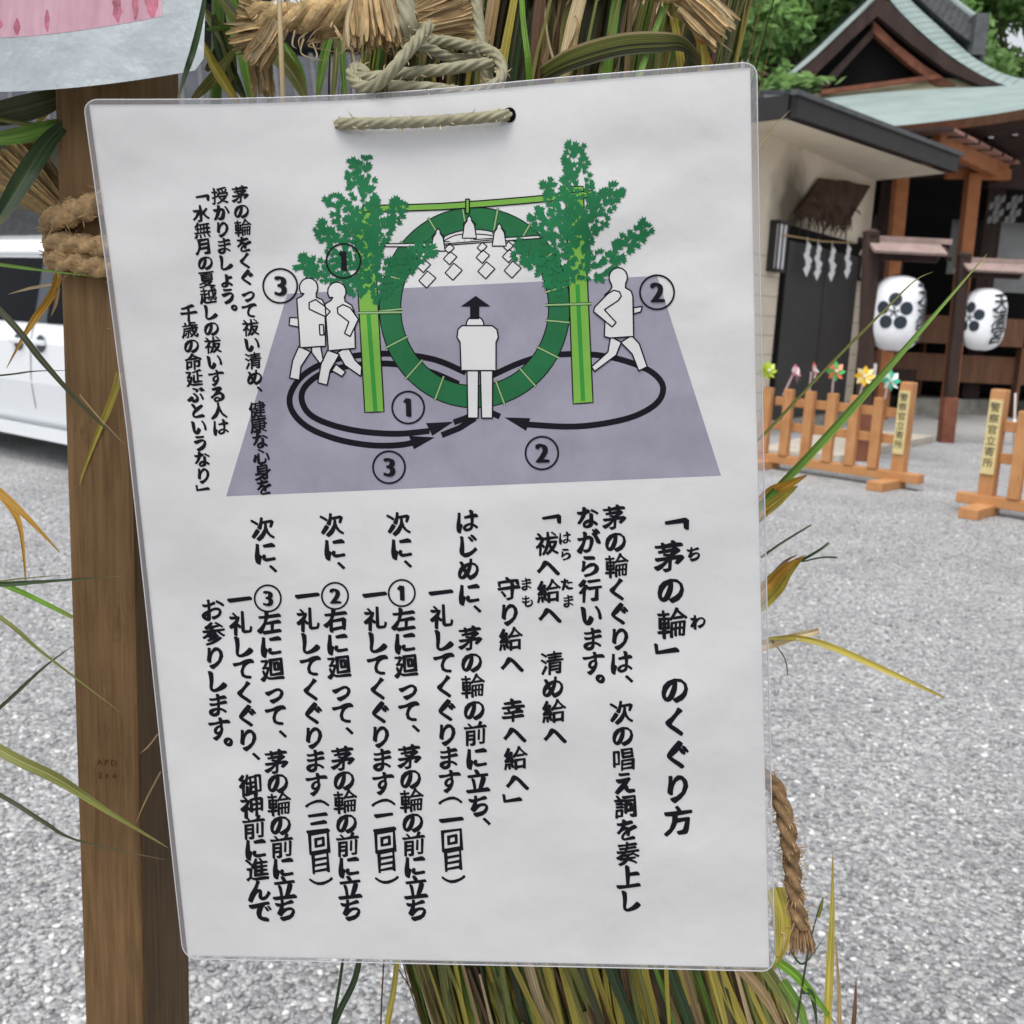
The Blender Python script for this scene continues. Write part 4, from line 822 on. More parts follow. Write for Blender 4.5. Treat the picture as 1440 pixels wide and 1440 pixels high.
def pfn(u, v):
    top, x = -420, -420 + u * 706
    b = 129 if x < 0 else 129 - 31 * (x / 280) ** 1.7
    xr = x + 9 * (1 - (b - (b - (b - top) * (1 - v)) ) / 540) * u if False else x + (16 * u * (1 - v))
    y = top + (b - top) * v
    cr = 14                                               # rounded lower right corner
    dx = max(0, x - (286 - cr)); y = min(y, b - cr + math.sqrt(max(cr * cr - dx * dx, 0))) if dx > 0 else y
    return pos(xr, y)
mb = MB(); mb.grid(pfn, 60, 40); mb.build('poster_sheet', PW, poster, smooth=True)
def pinkedge(x): return 53 - 30 * (x / 228) ** 1.5 if x > 0 else 53
mb = MB(); mb.grid(lambda u, v: (lambda x: pos(x + 3 * (1 - v), -400 + (pinkedge(x) + 400) * v, .00015))(-400 + u * 628), 40, 24); mb.build('pink_panel', PK, poster, smooth=True)
def blot(x, y, w_, h_, nn=14):
    mb = MB(); random.seed(int(x)); pts = [(x + w_ * math.cos(t) * random.uniform(.6, 1.1), y + h_ * math.sin(t) * random.uniform(.6, 1.1)) for t in [2 * math.pi * i / nn for i in range(nn)]]
    mb.add([pos(a, min(b, pinkedge(a) - 1), .0003) for a, b in pts], [tuple(range(nn))]); mb.build('red_brush_mark', PR, poster)
for b_ in ((24, 38, 5, 12), (66, 30, 4, 16), (215, 2, 12, 26), (165, 10, 8, 24), (190, 5, 5, 22), (0, 34, 4, 7)): blot(*b_)
random.seed(11)

# ---------------------------------------------------------------- barriers with plates
def barrier(label, R0, L0, n, plate_px, h_end, h_pick, extra_right=0.0):
    """R0: ground point of the end post with the plate; L0: ground point further along the rail"""
    t = thing('wooden_barrier', label, 'barrier', R0, 'wooden police barriers')
    d = (L0 - R0); d.z = 0; Ln = d.length; d.normalize(); nrm = V(d.y, -d.x, 0)
    if nrm.y > 0: nrm = -nrm
    ax = (d, nrm, V(0, 0, 1))
    def B(name, s, off, z, size, m=M['barrier'], bev=.006):
        mb = MB(); mb.box(R0 + d * s + nrm * off + V(0, 0, z), size, ax); return mb.build(name, m, t, bevel=bev)
    pw = .125
    B('end_post', 0, 0, .09 + (h_end - .09) / 2, (pw, pw, h_end - .09), bev=.012)
    B('base_rail', Ln / 2 - .06, 0, .115, (Ln + .34, .14, .09))
    for s in (0.02, Ln - .05): B('foot', s, .19 if s < .1 else .15, .045, (.16, .52, .088))
    B('rail', Ln / 2, -.02, h_pick * .84, (Ln - pw, .05, .09)); B('rail', Ln / 2, -.02, h_pick * .54, (Ln - pw, .05, .09))
    sp = Ln / n
    for i in range(1, n + 1): B('picket', sp * i, 0.045, .16 + (h_pick - .16) / 2, (.10, .075, h_pick - .16), bev=.01)
    hh = (h_end - .16) * .70; zc_ = h_end - .085 - hh / 2
    mb = MB(); mb.box(R0 + nrm * (pw / 2 + .008) + V(0, 0, zc_), (.108, .014, hh), ax); pl = mb.build('name_plate', M['plate'], t, bevel=.003)
    mb = MB(); xd = -d if (-d).x > 0 else d
    for i, ch in enumerate('警察官立寄所'):
        put_glyph(mb, ch, 0, zc_ + hh * (.40 - .148 * i), .085, (1, 0), (0, 1), lambda x, y, l: R0 + xd * x + nrm * (pw / 2 + .0165 + l) + V(0, 0, y), 0, 0)
    lt = mb.build('lettering', M['ink'], pl)
    return t, d, nrm, sp
gR = gp(1261, 686); gL = gp(1074, 657)
b1, d1, n1, sp1 = barrier('orange brown picket barrier with row of pinwheels, in front of the doors', V(gR.x, gR.y, 0), V(gL.x, gL.y, 0), 6, None, 1.03, .86)
g2 = gp(1384, 722); g2b = gp(1510, 742)
b2, d2, n2, sp2 = barrier('orange brown picket barrier at the right edge with one upright white stick', V(g2.x, g2.y, 0), V(g2b.x, g2b.y, 0), 3, None, 1.06, .90)

# pinwheels standing on the first barrier
PC = {'pink': ((.80, .25, .32), (.85, .78, .80)), 'red': ((.70, .12, .10), (.85, .75, .72)), 'green': ((.08, .40, .10), (.75, .22, .10)), 'yellow': ((.85, .50, .03), (.85, .75, .35)), 'teal': ((.04, .45, .28), (.75, .85, .80)), 'lime': ((.35, .50, .03), (.45, .55, .05))}
for k, (a, b) in PC.items(): M['pw1' + k] = mat('pinwheel_' + k, a, .35, .5); M['pw2' + k] = mat('pinwheel_light_' + k, b, .35, .5)
M['stickpink'] = mat('pale_stick', (.70, .55, .60), .4, .4)
for px, py, bx, by, k, yaw, lab in ((1078, 522, 1078, 545, 'lime', .2, 'lime pinwheel at the sheet edge on the picket barrier'), (1115, 527, 1104, 550, 'pink', .9, 'white and pink pinwheel turned sideways on the picket barrier'), (1141, 524, 1138, 552, 'red', 1.2, 'red and white pinwheel seen nearly edge-on on the picket barrier'),
                               (1173, 523, 1170, 555, 'green', .1, 'green and orange pinwheel on the picket barrier'), (1216, 530, 1208, 560, 'yellow', -.3, 'yellow pinwheel on the picket barrier'), (1250, 536, 1242, 572, 'teal', .2, 'teal green and white pinwheel beside the plate of the picket barrier')):
    tt = (bx - 1074) / (1261 - 1074); Yd = gL.y + (gR.y - gL.y) * tt - .01
    top = at(px, py, Yd - .05); bot = at(bx, by, Yd + .05)
    t = thing('pinwheel', lab, 'pinwheel', bot, 'pinwheels along the barrier')
    mb = MB(); mb.tube([bot - (top - bot) * .25, top], .010, 8); mb.build('stick', M['stickpink'], t)
    rot = Matrix.Rotation(yaw, 3, 'Z') @ Matrix.Rotation(R_(-12), 3, 'X'); mb = MB(); c = top + rot @ V(0, -.03, 0)
    for i in range(8):
        a = 2 * math.pi * i / 8; e1 = V(math.cos(a), 0, math.sin(a)); e2 = V(-math.sin(a), 0, math.cos(a)); r = .105
        mb.add([c, c + rot @ (e1 * r * .55 - e2 * r * .30 + V(0, -.022, 0)), c + rot @ (e1 * r + V(0, -.008, 0)), c + rot @ (e1 * r * .6 + e2 * r * .28 + V(0, .012, 0))], [(0, 1, 2, 3)], i % 2)
    mb.build('vanes', [M['pw1' + k], M['pw2' + k]], t)
    mb = MB(); mb.lathe(c + rot @ V(0, -.03, 0), [(.001, -.012), (.014, -.006), (.014, .006), (.001, .012)], 8); mb.build('hub', M['white'], t)
# white stick tied to the right barrier
s0, s1 = at(1424, 655, g2.y - .02), at(1428, 553, g2.y - .02)
t = thing('tied_stick', 'thin white stick tied upright to the rail of the barrier at right edge', 'stick', s0)
mb = MB(); mb.tube([s0, s1], .009, 8); mb.build('stick_shaft', M['white'], t)
kn = at(1426, 598, g2.y - .03); mb = MB(); mb.lathe(kn, [(.004, -.05), (.02, -.03), (.024, 0), (.02, .03), (.004, .05)], 8); mb.build('tie_knot', M['white'], t)

# ---------------------------------------------------------------- lantern stands and lanterns
def lantern(label, c, w_, h_, crest_deg, text_deg):
    """barrel paper lantern; angle 0 faces the camera, positive to the right"""
    t = thing('paper_lantern', label, 'lantern', c - V(0, 0, h_ / 2), 'white paper lanterns before the hall')
    r = w_ / 2
    def rad(z):
        u = min(abs(z) / (h_ / 2), 1); return r * (1 - u ** 3.6) ** .42 * .97 + .0
    N = 44; prof = []
    for i in range(N + 1):
        z = -h_ / 2 * .985 + h_ * .985 * i / N; prof.append((max(rad(z), .28 * r) * (1 + .012 * (i % 2)), z))
    mb = MB(); mb.lathe(c, prof, 40); mb.build('paper_barrel', M['lantern'], t, smooth=True)
    base = math.atan2(-(c.x - CAM.x), -(c.y - CAM.y))
    toc = V(CAM.x - c.x, CAM.y - c.y, 0).normalized(); rt = V(-toc.y, toc.x, 0)
    def srf(a0):
        def f(x, y, l):
            a = a0 + x / r; rr = rad(y) + .008 + l; return c + (toc * math.cos(a) + rt * math.sin(a)) * rr + V(0, 0, y)
        return f
    f = srf(R_(crest_deg)); mb = MB(); cyz = h_ * .015; pr = w_ * .125
    for k in range(5):
        a = math.pi / 2 + 2 * math.pi * k / 5; px_, py_ = math.cos(a) * w_ * .235, math.sin(a) * w_ * .235 + cyz
        mb.add([f(px_, py_, 0)] + [f(px_ + pr * k_ * math.cos(q_), py_ + pr * k_ * math.sin(q_), 0) for k_ in (.5, 1) for q_ in [2 * math.pi * i / 20 for i in range(20)]], [(0, 1 + i, 1 + (i + 1) % 20) for i in range(20)] + [(1 + i, 21 + i, 21 + (i + 1) % 20, 1 + (i + 1) % 20) for i in range(20)])
        for s in (-.22, 0, .22):
            b = a + s; x0, y0, x1, y1 = math.cos(b) * w_ * .03, math.sin(b) * w_ * .03, math.cos(b) * w_ * .10, math.sin(b) * w_ * .10; nx, ny = -math.sin(b) * .003, math.cos(b) * .003
            mb.add([f(x0 - nx, y0 - ny + cyz, 0), f(x0 + nx, y0 + ny + cyz, 0), f(x1 + nx, y1 + ny + cyz, 0), f(x1 - nx, y1 - ny + cyz, 0)], [(0, 1, 2, 3)])
    mb.add([f(.016 * math.cos(q_), cyz + .016 * math.sin(q_), 0.001) for q_ in [2 * math.pi * i / 14 for i in range(14)]], [tuple(range(14))])
    mb.build('plum_crest', M['crest'], t)
    f2 = srf(R_(text_deg)); mb = MB()
    for i, ch in enumerate('天満宮'): put_glyph(mb, ch, 0, h_ * (.28 - .26 * i), w_ * .44, (1, .05), (0.05, 1), f2, .012, .45)
    mb.build('lantern_lettering', M['ink'], t)
    for s in (-1, 1):
        mb = MB(); mb.lathe(c + V(0, 0, s * h_ * .495), [(.27 * r, -.012), (.27 * r, .012)], 24); mb.build('end_ring', M['darkwood'], t)
    return t
def stand(label, base, top, L, cx, lant_z):
    """post with a small plank roof on an arm that carries the lantern"""
    t = thing('lantern_stand', label, 'lantern stand', base, 'roofed lantern stands')
    H = top.z; tp = V(top.x, top.y, 0)
    mb = MB(); mb.bar(base, top, .15, .15, V(0, 1, 0)); mb.build('stand_post', M['darkwood'], t, bevel=.01)
    mb = MB(); mb.bar(base, base.lerp(top, .25), .19, .19, V(0, 1, 0)); mb.build('post_sleeve', M['redwood'], t, bevel=.01)
    mb = MB(); mb.lathe(tp + V(0, 0, H + .02), [(.09, -.02), (.10, .03), (.05, .06), (.01, .07)], 12); mb.build('finial', M['darkwood'], t)
    mb = MB(); mb.box(tp + V(L * .45, 0, H - .21), (L * .85, .09, .08)); mb.build('arm', M['darkwood'], t)
    zr_ = H - .06
    for s in (-1, 1):
        X, Yv = V(1, 0, 0), V(0, s * .9, -.44).normalized(); Zv = X.cross(Yv) * (1 if s < 0 else -1)
        mb = MB(); mb.box(tp + V(L * .47 - .03, s * .13, zr_ - .055), (L * .94, .29, .03), (X, Yv, Zv)); mb.build('roof_plank', M['roofplank'], t)
    mb = MB(); mb.box(tp + V(L * .52 + .04, 0, zr_ + .045), (L * .98, .06, .06)); mb.build('roof_ridge', M['roofplank'], t)
    e = tp + V(L * .96, 0, zr_ - .03); mb = MB(); mb.bar(e, e + V(0, -.22, -.13), .05, .05); mb.bar(e, e + V(0, .22, -.13), .05, .05); mb.build('bracket', M['darkwood'], t)
    mb = MB(); mb.tube([V(cx, base.y, lant_z - .02), V(cx, base.y, H - .20)], .014, 8); mb.build('hanger', M['darkwood'], t)
    return t
M['roofplank'] = mat('roof_plank', (0.30, 0.22, 0.20), .7, .2, var=.2, scale=8)
p1 = gp(1211, 648); p1 = V(p1.x, p1.y, 0); Y1 = p1.y
lc1 = at(1261, 441, Y1); lz1 = (at(1261, 387, Y1).z - at(1261, 494, Y1).z)
stand('dark wooden lantern stand with plank roof, nearer of the two, by the doors', p1, at(1225, 333, Y1), .86, lc1.x, lc1.z + lz1 / 2)
lantern('white paper lantern with plum crest, larger and nearer the doors', lc1, at(1298, 441, Y1).x - at(1225, 441, Y1).x, lz1, -6, 68)
p2 = gp(1329, 622); p2 = V(p2.x, p2.y, 0); Y2 = p2.y
lc2 = at(1381, 449, Y2); lz2 = at(1381, 404, Y2).z - at(1381, 493, Y2).z
stand('dark wooden lantern stand with plank roof and reddish sleeve, farther right', p2, at(1356, 363, Y2), .90, lc2.x, lc2.z + lz2 / 2)
lantern('white paper lantern with plum crest cut by its post, farther right', lc2 + V(0.02, .0, 0), at(1411, 449, Y2).x - at(1351, 449, Y2).x, lz2, -38, 44)

# ---------------------------------------------------------------- cream office building with dark doors
office = thing('shrine_office', 'cream plastered building with black eaves and dark double doors, right of the notice', 'building', V(4.6, 15.4, 0))
hE = 2.55 + 1.45
A0 = atz(1115, 165, hE); A1 = atz(1342, 243, hE); A0.z = A1.z = 0; de = (A1 - A0).normalized()
W0 = atz(1070, 183, 4.1); W1 = atz(1232, 254, 4.1); W0.z = W1.z = 0; dw = (W1 - W0).normalized(); nw = V(dw.y, -dw.x, 0); hW = 4.1
W00 = W0 - dw * 1.0
BACK = -nw * 5
M['dimpaper'] = mat('shaded_paper', (.17, .17, .165), .8, .1)  # white streamer paper with the hall's shade put into its grey
def wallmat():
    m = mat('office_wall', (0.72, 0.64, 0.52), .85, .1, var=.06, scale=2); n = m.node_tree; b = n.nodes['Principled BSDF']; src = b.inputs['Base Color'].links[0].from_socket
    tc = n.nodes.new('ShaderNodeTexCoord'); sp = n.nodes.new('ShaderNodeSeparateXYZ'); n.links.new(tc.outputs['Object'], sp.inputs[0])
    # tile joints on the lower wall
    mu = n.nodes.new('ShaderNodeMath'); mu.operation = 'MULTIPLY'; mu.inputs[1].default_value = 3.6; n.links.new(sp.outputs['Z'], mu.inputs[0])
    fr_ = n.nodes.new('ShaderNodeMath'); fr_.operation = 'FRACT'; n.links.new(mu.outputs[0], fr_.inputs[0])
    gt = n.nodes.new('ShaderNodeMath'); gt.operation = 'GREATER_THAN'; gt.inputs[1].default_value = .93; n.links.new(fr_.outputs[0], gt.inputs[0])
    lt = n.nodes.new('ShaderNodeMath'); lt.operation = 'LESS_THAN'; lt.inputs[1].default_value = 2.5; n.links.new(sp.outputs['Z'], lt.inputs[0])
    ml = n.nodes.new('ShaderNodeMath'); ml.operation = 'MULTIPLY'; n.links.new(gt.outputs[0], ml.inputs[0]); n.links.new(lt.outputs[0], ml.inputs[1])
    mx = n.nodes.new('ShaderNodeMix'); mx.data_type = 'RGBA'; n.links.new(ml.outputs[0], mx.inputs[0]); n.links.new(src, mx.inputs[6]); mx.inputs[7].default_value = (.48, .42, .33, 1)
    # soot stain behind the hanging
    st = V(*(W0 + dw * 1.30 + nw * .0)) + V(0, 0, 3.25)
    vm = n.nodes.new('ShaderNodeVectorMath'); vm.operation = 'DISTANCE'; vm.inputs[1].default_value = st; n.links.new(tc.outputs['Object'], vm.inputs[0])
    nz = n.nodes.new('ShaderNodeTexNoise'); nz.inputs['Scale'].default_value = 3; n.links.new(tc.outputs['Object'], nz.inputs['Vector'])
    ad = n.nodes.new('ShaderNodeMath'); ad.operation = 'MULTIPLY_ADD'; ad.inputs[1].default_value = .45; n.links.new(nz.outputs['Fac'], ad.inputs[0]); n.links.new(vm.outputs['Value'], ad.inputs[2])
    mr = n.nodes.new('ShaderNodeMapRange'); mr.inputs[1].default_value = .5; mr.inputs[2].default_value = 1.15; mr.inputs[3].default_value = .85; mr.inputs[4].default_value = 0; n.links.new(ad.outputs[0], mr.inputs[0])
    m2 = n.nodes.new('ShaderNodeMix'); m2.data_type = 'RGBA'; n.links.new(mr.outputs[0], m2.inputs[0]); n.links.new(mx.outputs[2], m2.inputs[6]); m2.inputs[7].default_value = (.06, .045, .03, 1)
    n.links.new(m2.outputs[2], b.inputs['Base Color']); return m
mb = MB(); Z4 = V(0, 0, hW)
a, b = W00, W1; c, d = W1 + BACK, W00 + BACK
mb.add([a, b, c, d, a + Z4, b + Z4, c + Z4, d + Z4], [(0, 1, 5, 4), (1, 2, 6, 5), (2, 3, 7, 6), (3, 0, 4, 7)]); mb.build('wall', wallmat(), office)
# soffit + fascia + roof
mb = MB(); zE = V(0, 0, hE); pin0 = A0 - de * 0.0; ndl = V(-de.y, de.x, 0)
f0, f1 = A0 + zE, A1 + zE; g0 = A0 + ndl * 6.5 + zE; g1 = A1 + ndl * 6.5 + zE
mb.quad(f0 + ndl * .12, f1 + ndl * .12, W1 + V(0, 0, hW - .002), W00 + V(0, 0, hW - .002)); mb.quad(f0 + ndl * .12, W00 + V(0, 0, hW - .002), W00 + BACK + V(0, 0, hW), g0)
mb.build('soffit', M['cream'], office)
mb = MB(); up2 = V(0, 0, .13)
mb.bar(f0 + up2, f1 + up2, .10, .26); mb.bar(f0 + up2 + ndl * .055, g0 + up2, .10, .26); mb.build('eave_fascia', M['fascia'], office)
mb = MB(); mb.bar(f0 + V(0, 0, .27) - ndl * .05 - de * .1, f1 + V(0, 0, .27) - ndl * .05 + de * .05, .09, .06); mb.build('gutter', M['tile'], office)
mb = MB(); rz = V(0, 0, .95); ra, rb = A0 + ndl * 3.2 + de * 1.7 + zE + rz, A1 + ndl * 3.2 - de * 1.7 + zE + rz; e_ = V(0, 0, .265)
mb.add([f0 + e_, f1 + e_, rb, ra, g0 + e_, g1 + e_], [(0, 1, 2, 3), (4, 0, 3), (5, 4, 3, 2), (1, 5, 2)]); mb.build('roof', M['tile'], office)
# roof ribs facing the camera
mb = MB()
for i in range(14):
    u = i / 14; p = (f0 + e_).lerp(g0 + e_, u); e2 = (ra if False else (f0 + e_).lerp(ra, 1)); mb.bar(p + V(0, 0, .02), p.lerp(ra, .9) + V(0, 0, .02), .07, .05)
mb.build('roof_rib', M['tile'], office)
def wp(px, py, off=.0):                                    # the point of the side wall seen at a pixel
    r = ray(px, py); n_ = nw; k = ((W0 - CAM).dot(n_) + off) / r.dot(n_); return CAM + r * k
axw = (dw, nw, V(0, 0, 1))
s0_ = (wp(1095, 400) - W0).dot(dw); s1_ = (wp(1201, 400) - W0).dot(dw); zt_ = wp(1095, 318).z; zt2 = wp(1198, 337).z; zt_ = (zt_ + zt2) / 2
wd_ = (s1_ - s0_); dc = W0 + dw * ((s0_ + s1_) / 2)
mb = MB(); mb.box(dc + nw * .02 + V(0, 0, zt_ / 2), (wd_, .05, zt_), axw); drf = mb.build('door_frame', M['black'], office)
for s in (-1, 1):
    mb = MB(); mb.box(dc + dw * s * (wd_ / 4 - .01) + nw * (.055 + .015 * (s < 0)) + V(0, 0, zt_ / 2 - .1), (wd_ / 2 - .09, .03, zt_ - .24), axw); mb.build('door_leaf', M['door'], drf, bevel=.004)
mb = MB(); mb.box(dc + nw * .12 + V(0, 0, .06), (wd_ + .5, .5, .12), axw); mb.build('door_step', M['stone'], office)
for pxl, lab in ((1087, 'white wall lamp with dark frame left of the dark doors'), (1208, 'white wall lamp with dark frame between the doors and the lantern stand')):
    p = wp(pxl, 347 if pxl < 1100 else 365); t = thing('wall_lamp', lab, 'lamp', p, 'framed wall lamps')
    hl = .62
    mb = MB(); mb.box(p + nw * .07, (.30, .12, hl), axw); mb.build('lamp_panel', M['white'], t)
    mb = MB()
    for s in (-1, 0, 1): mb.box(p + nw * .135 + dw * s * .15, (.03, .02, hl + .06), axw)
    for s in (-1, 1): mb.box(p + nw * .07 + V(0, 0, s * (hl / 2 + .025)), (.36, .17, .04), axw)
    mb.box(p + nw * .05 - dw * .17, (.03, .1, hl), axw); mb.build('lamp_frame', M['fascia'], t)
# paper streamers over the doors
ra_, rb_ = wp(1100, 330, .16), wp(1204, 342, .16)
t = thing('streamer_rope', 'thin rope of white zigzag paper streamers hanging across the dark doors', 'streamers', ra_)
mb = MB(); mb.tube([ra_, ra_.lerp(rb_, .5) - V(0, 0, .03), rb_], .012, 8, 0, 2, .08, .3); mb.build('thin_rope', M['straw'], t)
for px, y0, y1 in ((1135, 342, 384), (1150, 345, 390), (1170, 348, 392), (1192, 346, 388)):
    mb = MB(); q0 = wp(px, y0, .18); q1 = wp(px, y1, .18); H = q0.z - q1.z
    for k in range(4):
        zz = q0.z - H * (.14 + .24 * k); o = (-1) ** k * .035; s = .075 + .012 * k; th = nw * (.012 * k)
        mb.add([q0 * 0 + V(q0.x, q0.y, 0) + dw * (o - s) + th + V(0, 0, zz - .02), V(q0.x, q0.y, 0) + dw * (o + s * .3) + th + V(0, 0, zz + .09), V(q0.x, q0.y, 0) + dw * (o + s) + th + V(0, 0, zz + .03) + nw * .03, V(q0.x, q0.y, 0) + dw * (o - s * .3) + th + V(0, 0, zz - .13) + nw * .03], [(0, 1, 2, 3)])
    mb.box(V(q0.x, q0.y, q0.z + .0), (.012, .01, H * .4), axw)
    mb.build('zigzag_streamer', M['white'], t)
# frayed brown hanging over the doors
M['mat'] = mat('brown_weave', (.075, .05, .036), .9, .1, var=.45, scale=7, stretch=(1, 1, .4), bump=.4, bscale=30)
hq = [(1152, 250), (1224, 261), (1190, 318), (1116, 300)]
t = thing('brown_hanging', 'frayed dark brown straw hanging fixed above the dark doors', 'hanging', wp(1170, 285))
mb = MB()
def hf(u, v):
    a = Vector(hq[0]).lerp(Vector(hq[1]), u); b = Vector(hq[3]).lerp(Vector(hq[2]), u); p = a.lerp(b, v)
    return wp(p.x, p.y + 2 * math.sin(u * 9), .05 + .28 * math.sin(math.pi * min(u, 1)) ** .6 * (.35 + .65 * v) + .03 * mnoise.noise(Vector((u * 5, v * 4, 1))))
mb.grid(hf, 24, 14); k0 = len(mb.v); mb.quad(wp(*hq[0], .02), wp(*hq[1], .02), wp(*hq[2], .02), wp(*hq[3], .02)); mb.build('woven_body', M['mat'], t, smooth=True)
mb = MB()
for i in range(90):
    u = random.random(); s = hf(u, random.uniform(.5, 1)); e2 = s + V(random.gauss(0, .10), random.gauss(0, .05), -random.uniform(.08, .34)); ribbon(mb, [s, s.lerp(e2, .5) + nw * .03, e2], .03)
mb.build('frayed_fringe', M['mat'], t)

# ---------------------------------------------------------------- main hall
hall = thing('shrine_hall', 'dark timber shrine hall with curved green copper roof behind the cream building', 'shrine', V(10, 22, 0))
def patch(name, rows, m, parent=hall, n=10, uvrep=1):
    """rows of pixel points with world Y, lofted smoothly"""
    R2 = [smooth_pts([at(*a) for a in r], n) for r in rows]; k = len(R2[0]); nv = (len(R2) - 1) * 8
    cols = [smooth_pts([R2[j][i] for j in range(len(R2))], 8) for i in range(k)]
    mb = MB(); mb.grid(lambda u, v: cols[min(int(round(u * (k - 1))), k - 1)][int(round(v * nv))], k - 1, nv, 0, True)
    return mb.build(name, m, parent, smooth=True)
# lower roof on the gable side: top row -> eave row
patch('lower_roof', [[(1060, 160, 22.0), (1140, 139, 22.0), (1260, 126, 22.0), (1408, 119, 22.0), (1500, 116, 22.0)], [(1060, 185, 19.5), (1160, 160, 19.5), (1280, 148, 19.5), (1408, 135, 19.6), (1500, 126, 19.6)], [(1060, 200, 17.4), (1180, 184, 17.4), (1290, 174, 17.3), (1400, 160, 17.2), (1500, 142, 17.1)]], M['copper'])
patch('roof_flashing', [[(1120, 136, 21.9), (1230, 118, 21.9), (1320, 110, 21.9), (1400, 117, 21.9)], [(1120, 150, 21.75), (1230, 137, 21.75), (1320, 128, 21.75), (1400, 121, 21.75)]], M['weathered'])
# right main slope: strip beside the gable, then the falling slope
patch('main_roof', [[(1236, -30, 21.7), (1252, 0, 21.7), (1292, 42, 21.7), (1345, 84, 21.7), (1408, 118, 21.7), (1500, 140, 21.0)], [(1262, -30, 23.0), (1281, 0, 23.0), (1326, 42, 23.0), (1372, 82, 23.0), (1425, 108, 23.2), (1500, 116, 23.2)], [(1262, 20, 26), (1281, 40, 26), (1326, 80, 26), (1372, 110, 26), (1425, 130, 26), (1500, 136, 26)]], M['copper_strip'])
patch('left_verge', [[(1098, 112, 21.8), (1140, 76, 21.8), (1180, 38, 21.8), (1222, -2, 21.8), (1240, -26, 21.8)], [(1104, 114, 21.6), (1147, 79, 21.6), (1188, 40, 21.6), (1230, 0, 21.6), (1246, -22, 21.6)]], M['copper'])
# left slope of the gable roof (hidden side) closes the roof
mb = MB(); mb.quad(at(1098, 112, 21.8), at(1240, -26, 21.8), at(1300, -40, 30), at(1150, 100, 30)); mb.build('far_slope', M['copper'], hall)
def board(name, px, m, Y, th=.18, parent=hall):
    mb = MB(); n_ = len(px); a = [at(x, y, Y) for x, y in px]; b = [p + V(0, th, 0) for p in a]
    mb.add(a + b, [tuple(range(n_))[::-1], tuple(range(n_, 2 * n_))] + [(i, (i + 1) % n_, n_ + (i + 1) % n_, n_ + i) for i in range(n_)]); return mb.build(name, m, parent)
board('barge_board', [(1104, 114), (1147, 79), (1188, 40), (1234, -6), (1234, 22), (1195, 58), (1160, 92), (1128, 122)], M['darkwood'], 21.62)
board('barge_board', [(1234, -6), (1252, 4), (1292, 46), (1345, 88), (1406, 120), (1378, 120), (1330, 98), (1282, 62), (1234, 22)], M['darkwood'], 21.62)
board('inner_board', [(1150, 122), (1190, 80), (1228, 38), (1228, 52), (1195, 88), (1165, 122)], M['darkwood'], 21.75)
board('inner_board', [(1228, 28), (1260, 60), (1300, 92), (1345, 120), (1318, 120), (1280, 92), (1228, 46)], M['redwood'], 21.75)
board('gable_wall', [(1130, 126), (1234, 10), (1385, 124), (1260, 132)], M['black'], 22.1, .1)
board('gable_sill', [(1155, 126), (1320, 104), (1325, 110), (1155, 133)], M['redwood'], 21.7, .1)
# descending ridge with end ornament
mb = MB(); rp = [(1268, -30), (1284, -4), (1326, 36), (1366, 66)]
for k in range(3):
    a = smooth_pts([at(x + 5 * k + 2, y - 9 * k - 4, 23.0) for x, y in rp], 6)
    for i in range(len(a) - 1): mb.bar(a[i], a[i + 1] + (a[i + 1] - a[i]) * .06, .42 - .1 * k, .15)
ridge = mb.build('descending_ridge', M['tile'], hall)
a = smooth_pts([at(x + 17, y - 30, 23.0) for x, y in rp], 6); mb = MB(); mb.tube(a, .10, 10); mb.build('ridge_cap', M['copper'], ridge, smooth=True)
mb = MB(); c = at(1372, 52, 22.9); mb.box(c, (.26, .5, .80), (V(1, 0, 0), V(0, 1, 0), V(0, 0, 1))); mb.lathe(c + V(.14, 0, -.42), [(.02, -.08), (.12, -.04), (.12, .04), (.02, .08)], 10, ax=(V(0, 1, 0), V(0, 0, 1), V(1, 0, 0)))
for k in range(4): mb.lathe(c + V(.16, 0, -.32 + .2 * k), [(.02, -.08), (.085, -.04), (.085, .04), (.02, .08)], 10, ax=(V(0, 1, 0), V(0, 0, 1), V(1, 0, 0)))
mb.build('ridge_end_tile', M['tile'], ridge)
# eave edge, rafters' white tips, underside
patch('eave_edge', [[(1060, 200, 17.38), (1180, 184, 17.38), (1290, 174, 17.28), (1400, 160, 17.18), (1500, 142, 17.08)], [(1060, 214, 17.45), (1180, 197, 17.45), (1290, 187, 17.35), (1400, 174, 17.25), (1500, 157, 17.15)]], M['midwood'])
patch('eave_underside', [[(1060, 214, 17.45), (1180, 197, 17.45), (1290, 187, 17.35), (1400, 174, 17.25), (1500, 157, 17.15)], [(1060, 262, 20.4), (1180, 256, 20.4), (1290, 252, 20.4), (1400, 250, 20.4), (1500, 246, 20.4)]], M['darkwood'])
for x, y in ((1393, 192), (1427, 188), (1460, 184)):
    mb = MB(); p = at(x, y, 17.9); mb.box(p + V(0, .5, .02), (.10, 1.0, .12)); rf = mb.build('rafter', M['black'], hall)
    mb = MB(); mb.box(p + V(0, -.012, .02), (.085, .02, .10)); mb.build('rafter_tip', M['white'], rf)
